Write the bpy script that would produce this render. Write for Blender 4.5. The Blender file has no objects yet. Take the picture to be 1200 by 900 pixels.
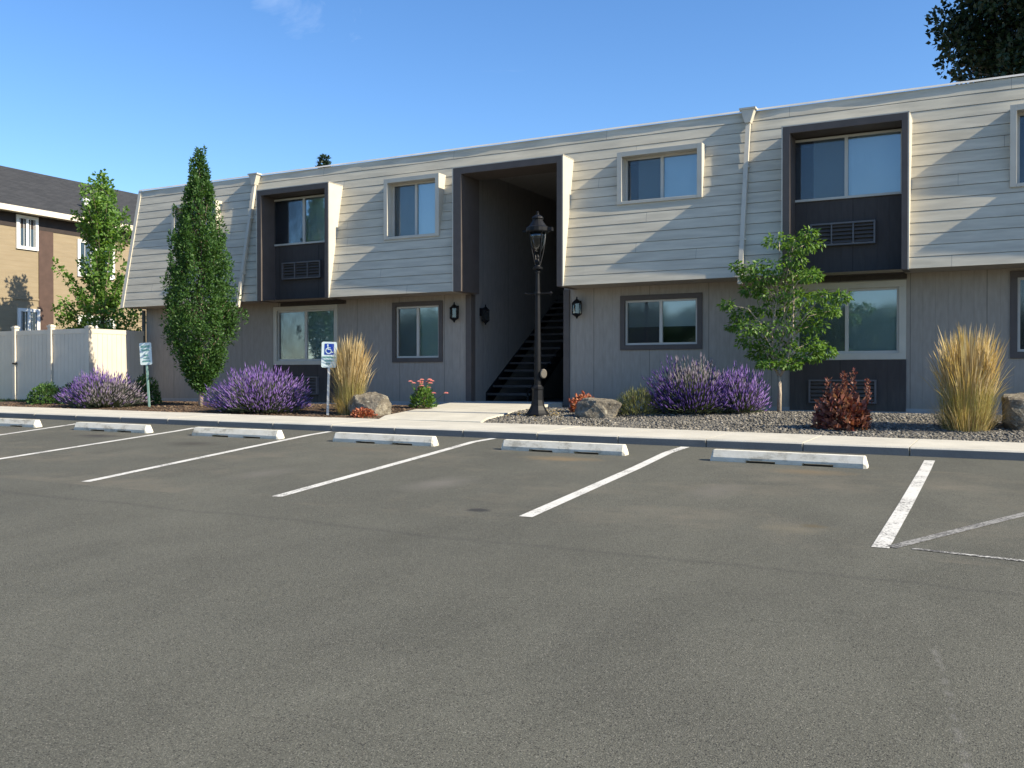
import bpy, bmesh, math, random
import numpy as np
from mathutils import Vector, noise
rng = np.random.RandomState(7); random.seed(7)
S = bpy.context.scene; COL = S.collection
PI = math.pi

# ------------------------------------------------------------------ helpers
class MB:
    """collects faces and links them as ONE mesh object"""
    def __init__(s): s.v = []; s.f = []
    def face(s, *pts):
        n = len(s.v); s.v += [tuple(p) for p in pts]; s.f.append(tuple(range(n, n + len(pts)))); return s
    def box(s, x0, x1, y0, y1, z0, z1):
        n = len(s.v)
        s.v += [(x0,y0,z0),(x1,y0,z0),(x1,y1,z0),(x0,y1,z0),(x0,y0,z1),(x1,y0,z1),(x1,y1,z1),(x0,y1,z1)]
        for f in ((0,3,2,1),(4,5,6,7),(0,1,5,4),(1,2,6,5),(2,3,7,6),(3,0,4,7)): s.f.append(tuple(n+i for i in f))
        return s
    def prism(s, poly, axis, a, b):
        """poly of 2D points swept along axis from a to b"""
        def P(q, t):
            return {'x': (t, q[0], q[1]), 'y': (q[0], t, q[1]), 'z': (q[0], q[1], t)}[axis]
        n = len(s.v); k = len(poly)
        s.v += [P(q, a) for q in poly] + [P(q, b) for q in poly]
        for i in range(k): s.f.append((n+i, n+(i+1) % k, n+k+(i+1) % k, n+k+i))
        s.f.append(tuple(n+i for i in range(k))[::-1]); s.f.append(tuple(n+k+i for i in range(k)))
        return s
    def tube(s, pts, r, seg=8, cap=True):
        pts = [Vector(p) for p in pts]; rs = r if hasattr(r, '__len__') else [r]*len(pts)
        n = len(s.v); up = None
        for i, p in enumerate(pts):
            d = (pts[min(i+1, len(pts)-1)] - pts[max(i-1, 0)]).normalized()
            if up is None: up = d.orthogonal().normalized()
            up = (up - d*up.dot(d)).normalized(); w = d.cross(up)
            for k in range(seg):
                a = 2*PI*k/seg; s.v.append(tuple(p + (up*math.cos(a) + w*math.sin(a))*rs[i]))
        for i in range(len(pts)-1):
            for k in range(seg):
                s.f.append((n+i*seg+k, n+i*seg+(k+1) % seg, n+(i+1)*seg+(k+1) % seg, n+(i+1)*seg+k))
        if cap:
            s.f.append(tuple(n+k for k in range(seg))[::-1]); m = n+(len(pts)-1)*seg
            s.f.append(tuple(m+k for k in range(seg)))
        return s
    def lathe(s, prof, c=(0,0,0), seg=16, rot=0):
        n = len(s.v)
        for r, z in prof:
            for k in range(seg):
                a = 2*PI*k/seg + rot; s.v.append((c[0]+r*math.cos(a), c[1]+r*math.sin(a), c[2]+z))
        for i in range(len(prof)-1):
            for k in range(seg):
                s.f.append((n+i*seg+k, n+i*seg+(k+1) % seg, n+(i+1)*seg+(k+1) % seg, n+(i+1)*seg+k))
        s.f.append(tuple(n+k for k in range(seg))[::-1]); m = n+(len(prof)-1)*seg
        s.f.append(tuple(m+k for k in range(seg)))
        return s
    def build(s, name, mat, parent=None, smooth=False, bevel=0, loc=None):
        me = bpy.data.meshes.new(name)
        me.from_pydata(s.v, [], s.f)
        me.materials.append(mat)
        if smooth: me.polygons.foreach_set('use_smooth', [True]*len(me.polygons))
        o = bpy.data.objects.new(name, me); COL.objects.link(o)
        if loc: o.location = loc
        if parent: o.parent = parent
        if bevel:
            m = o.modifiers.new('edge', 'BEVEL'); m.width = bevel; m.segments = 2; m.limit_method = 'ANGLE'
        return o

def raw(name, V, F, mat, parent=None, smooth=False):
    """mesh from numpy arrays, every face with the same number of corners"""
    V = np.asarray(V, np.float32); F = np.asarray(F, np.int32); k = F.shape[1]
    me = bpy.data.meshes.new(name)
    me.vertices.add(len(V)); me.vertices.foreach_set('co', V.ravel())
    me.loops.add(F.size); me.loops.foreach_set('vertex_index', F.ravel())
    me.polygons.add(len(F)); me.polygons.foreach_set('loop_start', np.arange(0, F.size, k, dtype=np.int32))
    me.update(calc_edges=True); me.validate()
    me.materials.append(mat)
    if smooth: me.polygons.foreach_set('use_smooth', [True]*len(me.polygons))
    o = bpy.data.objects.new(name, me); COL.objects.link(o)
    if parent: o.parent = parent
    return o

def thing(name, label, cat, loc=(0,0,0), rz=0, group=None):
    o = bpy.data.objects.new(name, None); COL.objects.link(o); o.location = loc; o.rotation_euler = (0,0,rz)
    o.empty_display_size = .1
    return tag(o, label, cat, group)
def tag(o, label, cat, group=None):
    o['label'] = label; o['category'] = cat
    if group: o['group'] = group
    return o
def struct(o, kind='structure'): o['kind'] = kind; return o

# ------------------------------------------------------------------ materials
def mat(name, col=(.5,.5,.5), rough=.7, metal=0, spec=.5):
    m = bpy.data.materials.new(name); m.use_nodes = True
    b = m.node_tree.nodes['Principled BSDF']
    b.inputs['Base Color'].default_value = (*col, 1); b.inputs['Roughness'].default_value = rough
    b.inputs['Metallic'].default_value = metal; b.inputs['Specular IOR Level'].default_value = spec
    return m
class N:
    def __init__(s, m): s.m = m; s.t = m.node_tree; s.b = s.t.nodes.get('Principled BSDF')
    def n(s, kind, **kw):
        x = s.t.nodes.new(kind)
        for k, v in kw.items():
            if k.startswith('_'): setattr(x, k[1:], v)
            else: x.inputs[k.replace('__', ' ')].default_value = v
        return x
    def l(s, a, b): s.t.links.new(a, b)
    def coord(s): return s.n('ShaderNodeTexCoord').outputs['Object']
    def noise(s, vec, scale, detail=4, rough=.55, dist=0):
        x = s.n('ShaderNodeTexNoise', Scale=scale, Detail=detail, Roughness=rough, Distortion=dist); s.l(vec, x.inputs['Vector']); return x.outputs['Fac']
    def ramp(s, fac, stops):
        x = s.n('ShaderNodeValToRGB'); e = x.color_ramp.elements
        while len(e) < len(stops): e.new(.5)
        for q, (p, c) in zip(e, stops):
            q.position = p; q.color = (*c, 1) if hasattr(c, '__len__') else (c, c, c, 1)
        s.l(fac, x.inputs[0]); return x.outputs[0]
    def mix(s, fac, a, b, mode='MIX'):
        x = s.n('ShaderNodeMix', _data_type='RGBA', _blend_type=mode)
        for i, q in ((0, fac), (6, a), (7, b)):
            if hasattr(q, 'links'): s.l(q, x.inputs[i])
            else: x.inputs[i].default_value = (*q, 1) if hasattr(q, '__len__') else q
        return x.outputs[2]
    def math(s, op, a, b=None, c=None, clamp=False):
        x = s.n('ShaderNodeMath', _operation=op, _use_clamp=clamp)
        for i, q in enumerate((a, b, c)):
            if q is None: continue
            if hasattr(q, 'links'): s.l(q, x.inputs[i])
            else: x.inputs[i].default_value = q
        return x.outputs[0]
    def sep(s, vec):
        x = s.n('ShaderNodeSeparateXYZ'); s.l(vec, x.inputs[0]); return x.outputs
    def scale(s, vec, v):
        x = s.n('ShaderNodeVectorMath', _operation='MULTIPLY'); s.l(vec, x.inputs[0]); x.inputs[1].default_value = v; return x.outputs[0]
    def bump(s, h, strength=.3, dist=.01):
        x = s.n('ShaderNodeBump', Strength=strength, Distance=dist); s.l(h, x.inputs['Height']); s.l(x.outputs[0], s.b.inputs['Normal']); return x
    def base(s, c): s.l(c, s.b.inputs['Base Color'])

def mottled(name, col, amt=.15, scale=3, rough=.7, spec=.4, bumpd=0, bscale=60):
    m = mat(name, col, rough, 0, spec); g = N(m); c = g.coord()
    f = g.noise(c, scale, 6)
    lo = tuple(x*(1-amt) for x in col); hi = tuple(min(1, x*(1+amt)) for x in col)
    g.base(g.ramp(f, [(.3, lo), (.7, hi)]))
    if bumpd: g.bump(g.noise(c, bscale, 3), .5, bumpd)
    return m

def make_siding():
    m = mat('painted_lap_siding', (.5,.48,.42), .55, 0, .35); g = N(m); c = g.coord(); x, y, z = g.sep(c)
    # butt joints between the boards of each course, a slightly different batch of paint on some boards
    course = g.math('FLOOR', g.math('DIVIDE', g.math('SUBTRACT', z, 2.5), .2))
    wn = g.n('ShaderNodeTexWhiteNoise', _noise_dimensions='1D'); g.l(course, wn.inputs['W'])
    u = g.math('ADD', g.math('DIVIDE', x, 3.66), g.math('MULTIPLY', wn.outputs['Value'], 7.3))
    fr = g.math('FRACT', u); joint = g.math('MULTIPLY', g.math('LESS_THAN', fr, .0018), g.math('GREATER_THAN', wn.outputs['Value'], .55))
    wn2 = g.n('ShaderNodeTexWhiteNoise', _noise_dimensions='2D'); cb = g.n('ShaderNodeCombineXYZ'); g.l(course, cb.inputs[0]); g.l(g.math('FLOOR', u), cb.inputs[1]); g.l(cb.outputs[0], wn2.inputs['Vector'])
    col = g.ramp(wn2.outputs['Value'], [(0, (.53,.488,.385)), (1, (.57,.523,.415))])
    dirt = g.ramp(g.noise(g.scale(c, (.6,.6,5)), 2.2, 5), [(.36, .82), (.64, 1.02)])
    col = g.mix(1, col, dirt, 'MULTIPLY')
    col = g.mix(joint, col, (.2,.19,.17))
    g.base(col)
    h = g.math('ADD', g.noise(g.scale(c, (.9,.9,3)), 1.3, 2), g.math('MULTIPLY', g.noise(g.scale(c, (2,2,40)), 4, 3), .05))
    g.bump(h, .25, .014)
    return m
def make_groove_wall(name, col, dark=.55):
    m = mat(name, col, .75, 0, .3); g = N(m); c = g.coord(); x, y, z = g.sep(c)
    xy = g.math('ADD', x, y)
    fr = g.math('FRACT', g.math('DIVIDE', xy, .2032)); gr = g.math('LESS_THAN', fr, .05)
    fp = g.math('FRACT', g.math('DIVIDE', g.math('ADD', xy, .41), 1.22)); seam = g.math('LESS_THAN', fp, .012)
    f = g.noise(g.scale(c, (6,6,1.2)), 3, 6)
    base = g.ramp(f, [(.3, tuple(q*.88 for q in col)), (.7, tuple(q*1.08 for q in col))])
    splash = g.math('SUBTRACT', 1.0, g.math('MULTIPLY', z, 1.6), clamp=True)
    base = g.mix(g.math('MULTIPLY', splash, g.math('MULTIPLY', f, .5)), base, (.2,.17,.13))
    base = g.mix(g.math('MULTIPLY', gr, .22), base, tuple(q*.5 for q in col))
    base = g.mix(g.math('MULTIPLY', seam, .6), base, tuple(q*.35 for q in col))
    g.base(base)
    h = g.math('SUBTRACT', g.math('MULTIPLY', g.noise(g.scale(c, (30,30,4)), 6, 3), .15), gr)
    g.bump(h, .6, .006)
    return m
def make_asphalt():
    m = mat('worn_asphalt', (.08,.08,.075), .9, 0, .25); g = N(m); c = g.coord(); x, y, z = g.sep(c)
    big = g.noise(c, .35, 5, .6); mid = g.noise(g.scale(c, (1,.45,1)), 1.7, 6, .65); fine = g.noise(c, 110, 3, .85)
    vor = g.n('ShaderNodeTexVoronoi', Scale=150); g.l(c, vor.inputs['Vector'])
    col = g.ramp(big, [(.3, (.081,.081,.067)), (.7, (.102,.101,.082))])
    col = g.mix(1, col, g.ramp(mid, [(.30, .88), (.70, 1.10)]), 'MULTIPLY')
    col = g.mix(1, col, g.ramp(fine, [(.30, .22), (.44, .95), (.56, 1.05), (.72, 2.3)]), 'MULTIPLY')
    v2 = g.n('ShaderNodeTexVoronoi', Scale=105); g.l(c, v2.inputs['Vector']); vr = g.sep(v2.outputs['Color'])
    agg = g.math('MULTIPLY', g.math('LESS_THAN', v2.outputs['Distance'], .36), g.math('GREATER_THAN', vr[0], .72))       # exposed pale aggregate
    col = g.mix(g.math('MULTIPLY', agg, .42), col, g.mix(vr[1], (.20,.185,.15), (.30,.285,.25)))
    pit = g.math('MULTIPLY', g.math('LESS_THAN', v2.outputs['Distance'], .40), g.math('LESS_THAN', vr[0], .17))          # open dark pores
    col = g.mix(g.math('MULTIPLY', pit, .8), col, (.022,.021,.02))
    # stalls: pale tyre-worn dust and brown patches below where cars park
    dust = g.ramp(g.noise(g.scale(c, (.7,.9,1)), 1.1, 6, .7), [(.50, 0), (.72, 1)])
    dy = g.math('MULTIPLY', g.math('GREATER_THAN', y, -11.6), g.math('LESS_THAN', y, -7.2))
    col = g.mix(g.math('MULTIPLY', g.math('MULTIPLY', dust, dy), .6), col, (.16,.142,.11))
    def spot(cx, cy, rx, ry, colr, k, nz=.5):
        nonlocal col
        dx = g.math('DIVIDE', g.math('SUBTRACT', x, cx), rx); dyy = g.math('DIVIDE', g.math('SUBTRACT', y, cy), ry)
        d = g.math('SQRT', g.math('ADD', g.math('MULTIPLY', dx, dx), g.math('MULTIPLY', dyy, dyy)))
        d = g.math('ADD', d, g.math('MULTIPLY', g.math('SUBTRACT', g.noise(c, 2.6/ry*.3, 6, .7), .5), nz*3))
        f = g.math('MULTIPLY', g.math('SUBTRACT', 1.0, d, clamp=True), k, clamp=True)
        col = g.mix(f, col, colr)
    spot(-1.9, -7.75, .55, .3, (.15,.118,.075), .9); spot(-1.45, -10.9, .32, .24, (.15,.135,.10), .8); spot(-1.35, -10.75, .12, .1, (.10,.085,.055), 1.4)
    spot(-4.9, -7.75, .6, .28, (.17,.13,.078), 1.2); spot(-4.05, -11.2, .13, .10, (.04,.04,.038), 2.0, .25)
    spot(-13.0, -7.9, .55, .3, (.045,.043,.04), 1.2); spot(-7.8, -7.8, .6, .3, (.12,.10,.072), .6); spot(-10.6, -8.2, .5, .4, (.05,.047,.04), .8)
    spot(-5.2, -10.0, .35, .6, (.14,.132,.115), .9); spot(-7.4, -10.2, .3, .6, (.14,.132,.115), .7); spot(-2.5, -9.4, .3, .7, (.135,.127,.11), .7)
    # cold joint of the paving running along the lot, scrape marks
    sy = g.math('ABSOLUTE', g.math('ADD', g.math('ADD', y, 12.25), g.math('MULTIPLY', g.math('SUBTRACT', g.noise(c, .8, 3), .5), .35)))
    seam = g.math('SUBTRACT', 1.0, g.math('MULTIPLY', sy, 16), clamp=True)
    col = g.mix(g.math('MULTIPLY', seam, .22), col, (.03,.03,.03))
    sx = g.math('ABSOLUTE', g.math('ADD', g.math('ADD', x, .19), g.math('ADD', g.math('MULTIPLY', g.math('ADD', y, 14.3), .15), g.math('MULTIPLY', g.math('SUBTRACT', g.noise(c, 3, 3), .5), .05))))
    scr = g.math('MULTIPLY', g.math('SUBTRACT', 1.0, g.math('MULTIPLY', sx, 40), clamp=True), g.ramp(g.noise(c, 14, 3), [(.45, 0), (.6, 1)]))
    scr = g.math('MULTIPLY', scr, g.math('MULTIPLY', g.math('GREATER_THAN', y, -14.95), g.math('LESS_THAN', y, -13.2)))
    col = g.mix(g.math('MULTIPLY', scr, .6), col, (.17,.165,.15))
    g.base(col)
    h = g.math('ADD', g.math('MULTIPLY', fine, .6), g.math('MULTIPLY', vor.outputs['Distance'], .7))
    g.bump(h, .55, .006)
    return m
def make_paint(name, wear=.45, col=(.72,.71,.66), k=1.0):
    m = mat(name, col, .7, 0, .3); g = N(m); c = g.coord()
    w = g.math('ADD', g.math('MULTIPLY', g.noise(c, 45, 4, .7), .65), g.math('MULTIPLY', g.noise(c, 3, 4), .35))
    f = g.ramp(w, [(wear-.05, 0), (wear+.05, 1)])
    g.base(g.mix(g.math('MULTIPLY', f, k), (.085,.083,.078), g.mix(g.noise(c, 8, 4), (.5,.49,.45), col)))
    return m
def make_concrete(name, col=(.56,.54,.48), sp=.12):
    m = mat(name, col, .85, 0, .3); g = N(m); c = g.coord()
    f = g.noise(c, 1.6, 6, .6); s = g.noise(c, 90, 3)
    cc = g.ramp(f, [(.3, tuple(q*.84 for q in col)), (.7, tuple(q*1.08 for q in col))])
    cc = g.mix(1, cc, g.ramp(s, [(.3, 1-sp), (.7, 1+sp)]), 'MULTIPLY')
    st = g.ramp(g.noise(c, 5, 6, .7), [(.62, 0), (.75, 1)])
    cc = g.mix(g.math('MULTIPLY', st, .3), cc, tuple(q*.6 for q in col))
    g.base(cc); g.bump(s, .3, .002); return m
def make_stop():
    m = mat('painted_wheel_stop', (.72,.69,.60), .8, 0, .3); g = N(m); c = g.coord(); x, y, z = g.sep(c)
    oi = g.n('ShaderNodeObjectInfo'); off = g.math('MULTIPLY', oi.outputs['Random'], 31)
    vv = g.n('ShaderNodeVectorMath', _operation='ADD'); g.l(c, vv.inputs[0]); cb = g.n('ShaderNodeCombineXYZ')
    for i in range(3): g.l(off, cb.inputs[i])
    g.l(cb.outputs[0], vv.inputs[1]); v = vv.outputs[0]
    f = g.noise(g.scale(v, (1,1,2)), 4, 7, .7)
    col = g.ramp(f, [(.36, (.40,.37,.30)), (.47, (.62,.59,.50)), (.7, (.73,.70,.62))])
    rub = g.ramp(g.noise(v, 2.3, 5, .65), [(.6, 0), (.74, 1)])
    col = g.mix(g.math('MULTIPLY', rub, .55), col, (.2,.18,.13))
    g.base(col); g.bump(g.noise(v, 60, 3), .4, .004); return m
def make_leaf(name, cols, trans=.35, rough=.5, spec=.35):
    m = bpy.data.materials.new(name); m.use_nodes = True; g = N(m); b = g.b
    geo = g.n('ShaderNodeNewGeometry')
    k = len(cols); col = g.ramp(geo.outputs['Random Per Island'], [(i/(k-1), c) for i, c in enumerate(cols)])
    b.inputs['Roughness'].default_value = rough; b.inputs['Specular IOR Level'].default_value = spec
    g.base(col)
    tr = g.n('ShaderNodeBsdfTranslucent'); g.l(g.mix(1, col, (1.3,1.25,.5), 'MULTIPLY'), tr.inputs['Color'])
    ms = g.n('ShaderNodeMixShader'); ms.inputs[0].default_value = trans
    g.l(b.outputs[0], ms.inputs[1]); g.l(tr.outputs[0], ms.inputs[2]); g.l(ms.outputs[0], g.t.nodes['Material Output'].inputs[0])
    return m
def make_bark(name, col, amt=.4):
    m = mat(name, col, .9, 0, .2); g = N(m); c = g.coord()
    f = g.noise(g.scale(c, (9,9,2)), 6, 5)
    g.base(g.ramp(f, [(.3, tuple(q*(1-amt) for q in col)), (.7, tuple(q*(1+amt) for q in col))])); g.bump(f, .7, .02); return m
def make_glass(name, tint=(.75,.8,.8), refl=.07):
    m = bpy.data.materials.new(name); m.use_nodes = True; g = N(m); t = g.t
    t.nodes.remove(g.b)
    tr = g.n('ShaderNodeBsdfTransparent'); tr.inputs[0].default_value = (*tint, 1)
    gl = g.n('ShaderNodeBsdfGlossy'); gl.inputs['Roughness'].default_value = .05; gl.inputs['Color'].default_value = (.9,.95,1,1)
    c = g.coord(); bp = g.n('ShaderNodeBump', Strength=.12, Distance=.01); g.l(g.noise(c, 1.4, 2), bp.inputs['Height']); g.l(bp.outputs[0], gl.inputs['Normal'])
    fr = g.n('ShaderNodeFresnel', IOR=1.5); f = g.math('ADD', g.math('MULTIPLY', fr.outputs[0], 1.6), refl, clamp=True)
    ms = g.n('ShaderNodeMixShader'); g.l(f, ms.inputs[0]); g.l(tr.outputs[0], ms.inputs[1]); g.l(gl.outputs[0], ms.inputs[2])
    g.l(ms.outputs[0], t.nodes['Material Output'].inputs[0]); return m
def make_screen():
    m = bpy.data.materials.new('insect_screen_mesh'); m.use_nodes = True; g = N(m)
    g.b.inputs['Base Color'].default_value = (.03,.03,.035,1)
    tr = g.n('ShaderNodeBsdfTransparent'); ms = g.n('ShaderNodeMixShader'); ms.inputs[0].default_value = .40
    g.l(tr.outputs[0], ms.inputs[1]); g.l(g.b.outputs[0], ms.inputs[2]); g.l(ms.outputs[0], g.t.nodes['Material Output'].inputs[0]); return m
def make_gravel(name, cols, scale=38):
    m = mat(name, cols[0], .9, 0, .3); g = N(m); c = g.coord()
    v = g.n('ShaderNodeTexVoronoi', Scale=scale); g.l(c, v.inputs['Vector'])
    x = g.sep(v.outputs['Color'])[0]
    col = g.ramp(x, [(i/(len(cols)-1), q) for i, q in enumerate(cols)])
    g.base(g.mix(1, col, g.ramp(g.noise(c, 1.2, 4), [(.3, .8), (.7, 1.1)]), 'MULTIPLY'))
    g.bump(v.outputs['Distance'], 1, .025).invert = True; return m
def make_island(name, cols, rough=.9):
    m = mat(name, cols[0], rough, 0, .3); g = N(m); geo = g.n('ShaderNodeNewGeometry')
    g.base(g.ramp(geo.outputs['Random Per Island'], [(i/(len(cols)-1), q) for i, q in enumerate(cols)])); return m
def make_rock():
    m = mat('lichen_basalt', (.2,.18,.15), .95, 0, .2); g = N(m); c = g.coord()
    f = g.noise(c, 5, 8, .65); h = g.noise(c, 18, 6, .7)
    col = g.ramp(f, [(.3, (.07,.062,.05)), (.5, (.17,.148,.115)), (.7, (.29,.26,.205))])
    col = g.mix(g.ramp(h, [(.56, 0), (.66, 1)]), col, (.36,.34,.27)); g.base(col)
    g.bump(g.math('ADD', f, g.math('MULTIPLY', h, .4)), 1, .06); return m
def make_shingle():
    m = mat('asphalt_shingles', (.05,.052,.056), .9, 0, .25); g = N(m); c = g.coord()
    br = g.n('ShaderNodeTexBrick', Scale=1, Mortar__Size=.008); br.inputs['Brick Width'].default_value = .33; br.inputs['Row Height'].default_value = .14
    cb = g.n('ShaderNodeCombineXYZ'); x, y, z = g.sep(c); g.l(y, cb.inputs[0]); g.l(g.math('MULTIPLY', z, 2.2), cb.inputs[1]); g.l(cb.outputs[0], br.inputs['Vector'])
    br.inputs['Color1'].default_value = (.036,.037,.039,1); br.inputs['Color2'].default_value = (.052,.053,.055,1); br.inputs['Mortar'].default_value = (.018,.018,.018,1)
    g.base(g.mix(1, br.outputs[0], g.ramp(g.noise(c, 30, 3), [(.3, .8), (.7, 1.2)]), 'MULTIPLY')); return m
def make_bg_siding():
    m = mat('tan_clapboard', (.47,.34,.17), .7, 0, .3); g = N(m); c = g.coord(); x, y, z = g.sep(c)
    fr = g.math('FRACT', g.math('DIVIDE', z, .17)); ln = g.math('LESS_THAN', fr, .09)
    col = g.ramp(g.noise(g.scale(c, (1,1,6)), 1.5, 4), [(.3, (.25,.20,.13)), (.7, (.285,.23,.152))])
    g.base(g.mix(g.math('MULTIPLY', ln, .3), col, (.2,.14,.07))); g.bump(fr, .5, .012); return m

M = dict(
    siding=make_siding(), wall=make_groove_wall('grooved_taupe_siding', (.335,.298,.252)),
    dark=mottled('dark_brown_trim', (.092,.077,.069), .1, 4, .6, .35), darkwall=make_groove_wall('grooved_dark_siding', (.062,.052,.048)),
    light=mottled('cream_trim', (.52,.485,.405), .06, 3, .5), gap=mat('shadow_gap', (.05,.048,.045), .9),
    vinylframe=mottled('almond_window_frame', (.52,.49,.43), .05, 3, .4), edge=mottled('roof_edge_metal', (.6,.58,.53), .08, 2, .4),
    glass=make_glass('window_glass', (.88,.92,.92)), screen=make_screen(), blind=mottled('pale_blind', (.70,.74,.72), .05, 2, .6), blind2=mottled('grey_green_blind', (.52,.62,.59), .08, 2, .6),
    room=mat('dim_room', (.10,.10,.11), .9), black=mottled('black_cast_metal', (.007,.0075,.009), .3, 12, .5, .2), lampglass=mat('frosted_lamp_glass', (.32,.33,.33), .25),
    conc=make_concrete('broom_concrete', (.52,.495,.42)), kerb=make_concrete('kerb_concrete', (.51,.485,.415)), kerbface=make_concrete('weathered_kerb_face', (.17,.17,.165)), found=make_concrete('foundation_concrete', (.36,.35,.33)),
    asphalt=make_asphalt(), paint=make_paint('line_paint', .43), faded=make_paint('faded_line_paint', .5, (.25,.245,.235), .75), dashed=make_paint('chipped_line_paint', .535), stop=make_stop(),
    vinyl=mottled('cream_vinyl', (.62,.56,.46), .05, 2, .45), bg=make_bg_siding(), brown=mottled('brown_siding', (.075,.045,.035), .15, 5), frieze=mottled('dark_frieze', (.028,.02,.018), .15, 5), white=mottled('white_trim', (.72,.71,.68), .05, 3, .5),
    shingle=make_shingle(), steel=mottled('galvanised_steel', (.55,.56,.55), .1, 20, .4), signwhite=mottled('sign_white', (.60,.70,.70), .05, 5, .45), signgreen=mat('sign_green', (.06,.26,.22), .5), signblue=mat('sign_blue', (.008,.045,.32), .4), steelgreen=mottled('green_painted_steel', (.20,.33,.29), .1, 10, .5),
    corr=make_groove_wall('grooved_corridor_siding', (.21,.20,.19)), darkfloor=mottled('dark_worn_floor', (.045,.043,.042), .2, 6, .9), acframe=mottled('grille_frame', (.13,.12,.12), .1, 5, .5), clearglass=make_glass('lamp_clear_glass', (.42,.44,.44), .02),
    gravel=make_gravel('gravel_bed', [(.075,.071,.064), (.16,.15,.13), (.11,.105,.095), (.26,.245,.21)]), mulch=make_gravel('bark_mulch', [(.05,.032,.02), (.10,.066,.042), (.07,.045,.03), (.14,.10,.066)], 26),
    stone=make_island('gravel_stones', [(.05,.047,.042), (.15,.138,.116), (.19,.175,.148), (.08,.075,.066), (.34,.31,.26)]), chip=make_island('mulch_chips', [(.05,.03,.02), (.13,.085,.055), (.09,.06,.04), (.2,.15,.1)]),
    rock=make_rock(), ground=mottled('dry_soil', (.16,.13,.09), .3, .4, .95), lawn=mottled('lawn_soil', (.06,.09,.03), .3, 2, .95), grassblade=make_leaf('lawn_blades', [(.045,.09,.015), (.09,.14,.03), (.06,.11,.02)], .3),
    bark_pale=make_bark('pale_bark', (.36,.30,.235)), bark=make_bark('grey_bark', (.15,.12,.09)),
    hornbeam=make_leaf('columnar_tree_leaves', [(.028,.08,.02), (.052,.125,.03), (.082,.165,.04), (.038,.10,.024)], .36),
    young=make_leaf('young_tree_leaves', [(.065,.15,.03), (.11,.22,.045), (.165,.28,.06), (.075,.165,.035)], .42),
    maple=make_leaf('maple_leaves', [(.08,.17,.035), (.13,.25,.055), (.18,.31,.07), (.09,.19,.04)], .45),
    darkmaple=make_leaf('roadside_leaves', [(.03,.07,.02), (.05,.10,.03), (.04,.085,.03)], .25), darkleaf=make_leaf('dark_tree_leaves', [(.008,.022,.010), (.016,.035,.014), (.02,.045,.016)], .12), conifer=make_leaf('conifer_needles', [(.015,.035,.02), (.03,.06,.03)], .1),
    lavleaf=make_leaf('lavender_foliage', [(.09,.115,.075), (.13,.155,.105), (.065,.09,.055)], .2), lavdry=make_leaf('lavender_spent', [(.20,.17,.23), (.27,.23,.27), (.17,.15,.18)], .2),
    lavfl=make_leaf('lavender_flowers', [(.12,.055,.28), (.20,.11,.40), (.30,.20,.48), (.16,.085,.33), (.23,.17,.34)], .2),
    lavfl_shade=make_leaf('shaded_lavender_flowers', [(.05,.025,.15), (.10,.05,.26), (.15,.085,.32), (.065,.035,.18)], .2),  # darker copy of the flower colours, shade from neighbouring plants painted in
    straw=make_leaf('straw_plumes', [(.36,.25,.11), (.50,.38,.19), (.62,.52,.33), (.44,.33,.16), (.26,.18,.09)], .3), reed=make_leaf('reed_blades', [(.22,.22,.07), (.30,.27,.09), (.38,.31,.12), (.16,.18,.05)], .3),
    red=make_leaf('burgundy_leaves', [(.09,.022,.022), (.16,.045,.038), (.25,.10,.075), (.32,.16,.12), (.09,.02,.02)], .25, .5, .4), coral=make_leaf('coral_leaves', [(.34,.09,.05), (.45,.16,.08), (.26,.06,.04), (.5,.24,.12)], .25),
    shrub=make_leaf('shrub_leaves', [(.03,.08,.018), (.06,.13,.03), (.10,.18,.05)], .25), olive=make_leaf('olive_foliage', [(.08,.10,.03), (.13,.14,.045), (.17,.17,.06), (.06,.08,.025)], .2),
    pink=make_leaf('pink_petals', [(.62,.16,.20), (.72,.28,.27), (.78,.42,.36)], .3), flower_green=make_leaf('flower_leaves', [(.05,.12,.02), (.09,.18,.03), (.12,.21,.04)], .3),
    box=mottled('beige_plastic', (.15,.13,.105), .1, 8), meterpipe=mottled('grey_pipe', (.10,.11,.10), .1, 8),
)

# ------------------------------------------------------------------ the lie of the land
CZ, CG, SL, CY = -.3068, -.0069, .0399, -5.918
def lot(X, Y): X = min(max(X, -34), 26); return CZ + CG*X + SL*(Y-CY)
def yb(X): return -4.35 if X < -6 else -4.35 - .05*(min(X, 2)+6)
def slab(X, Y): X = min(max(X, -34), 26); return CZ + .11 + CG*X + .015*(Y-CY)
def bed(X, Y):
    if Y < yb(X): return slab(X, Y)
    zs = slab(X, yb(X)) - .015; t = min(1, (Y-yb(X))/3); t = t*t*(3-2*t); z = zs + (.03-zs)*t
    if Y > -1.3: z -= .05*min(1, (Y+1.3)/1.3)
    return z

g = MB()
ys = [-600, -60, -52, CY+.1, CY+.5, 2, 600]; zs = [-2.6, -2.5, -2.25, -.62, -.52, -.5, -.5]
for i in range(len(ys)-1):
    g.face((-600, ys[i], zs[i]), (600, ys[i], zs[i]), (600, ys[i+1], zs[i+1]), (-600, ys[i+1], zs[i+1]))
struct(g.build('ground', M['ground']))
g = MB(); X0, X1 = -34, 26
g.face((X0, -50, lot(X0,-50)), (X1, -50, lot(X1,-50)), (X1, CY+.05, lot(X1,CY+.05)), (X0, CY+.05, lot(X0,CY+.05)))
struct(g.build('parking_lot', M['asphalt']))

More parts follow.
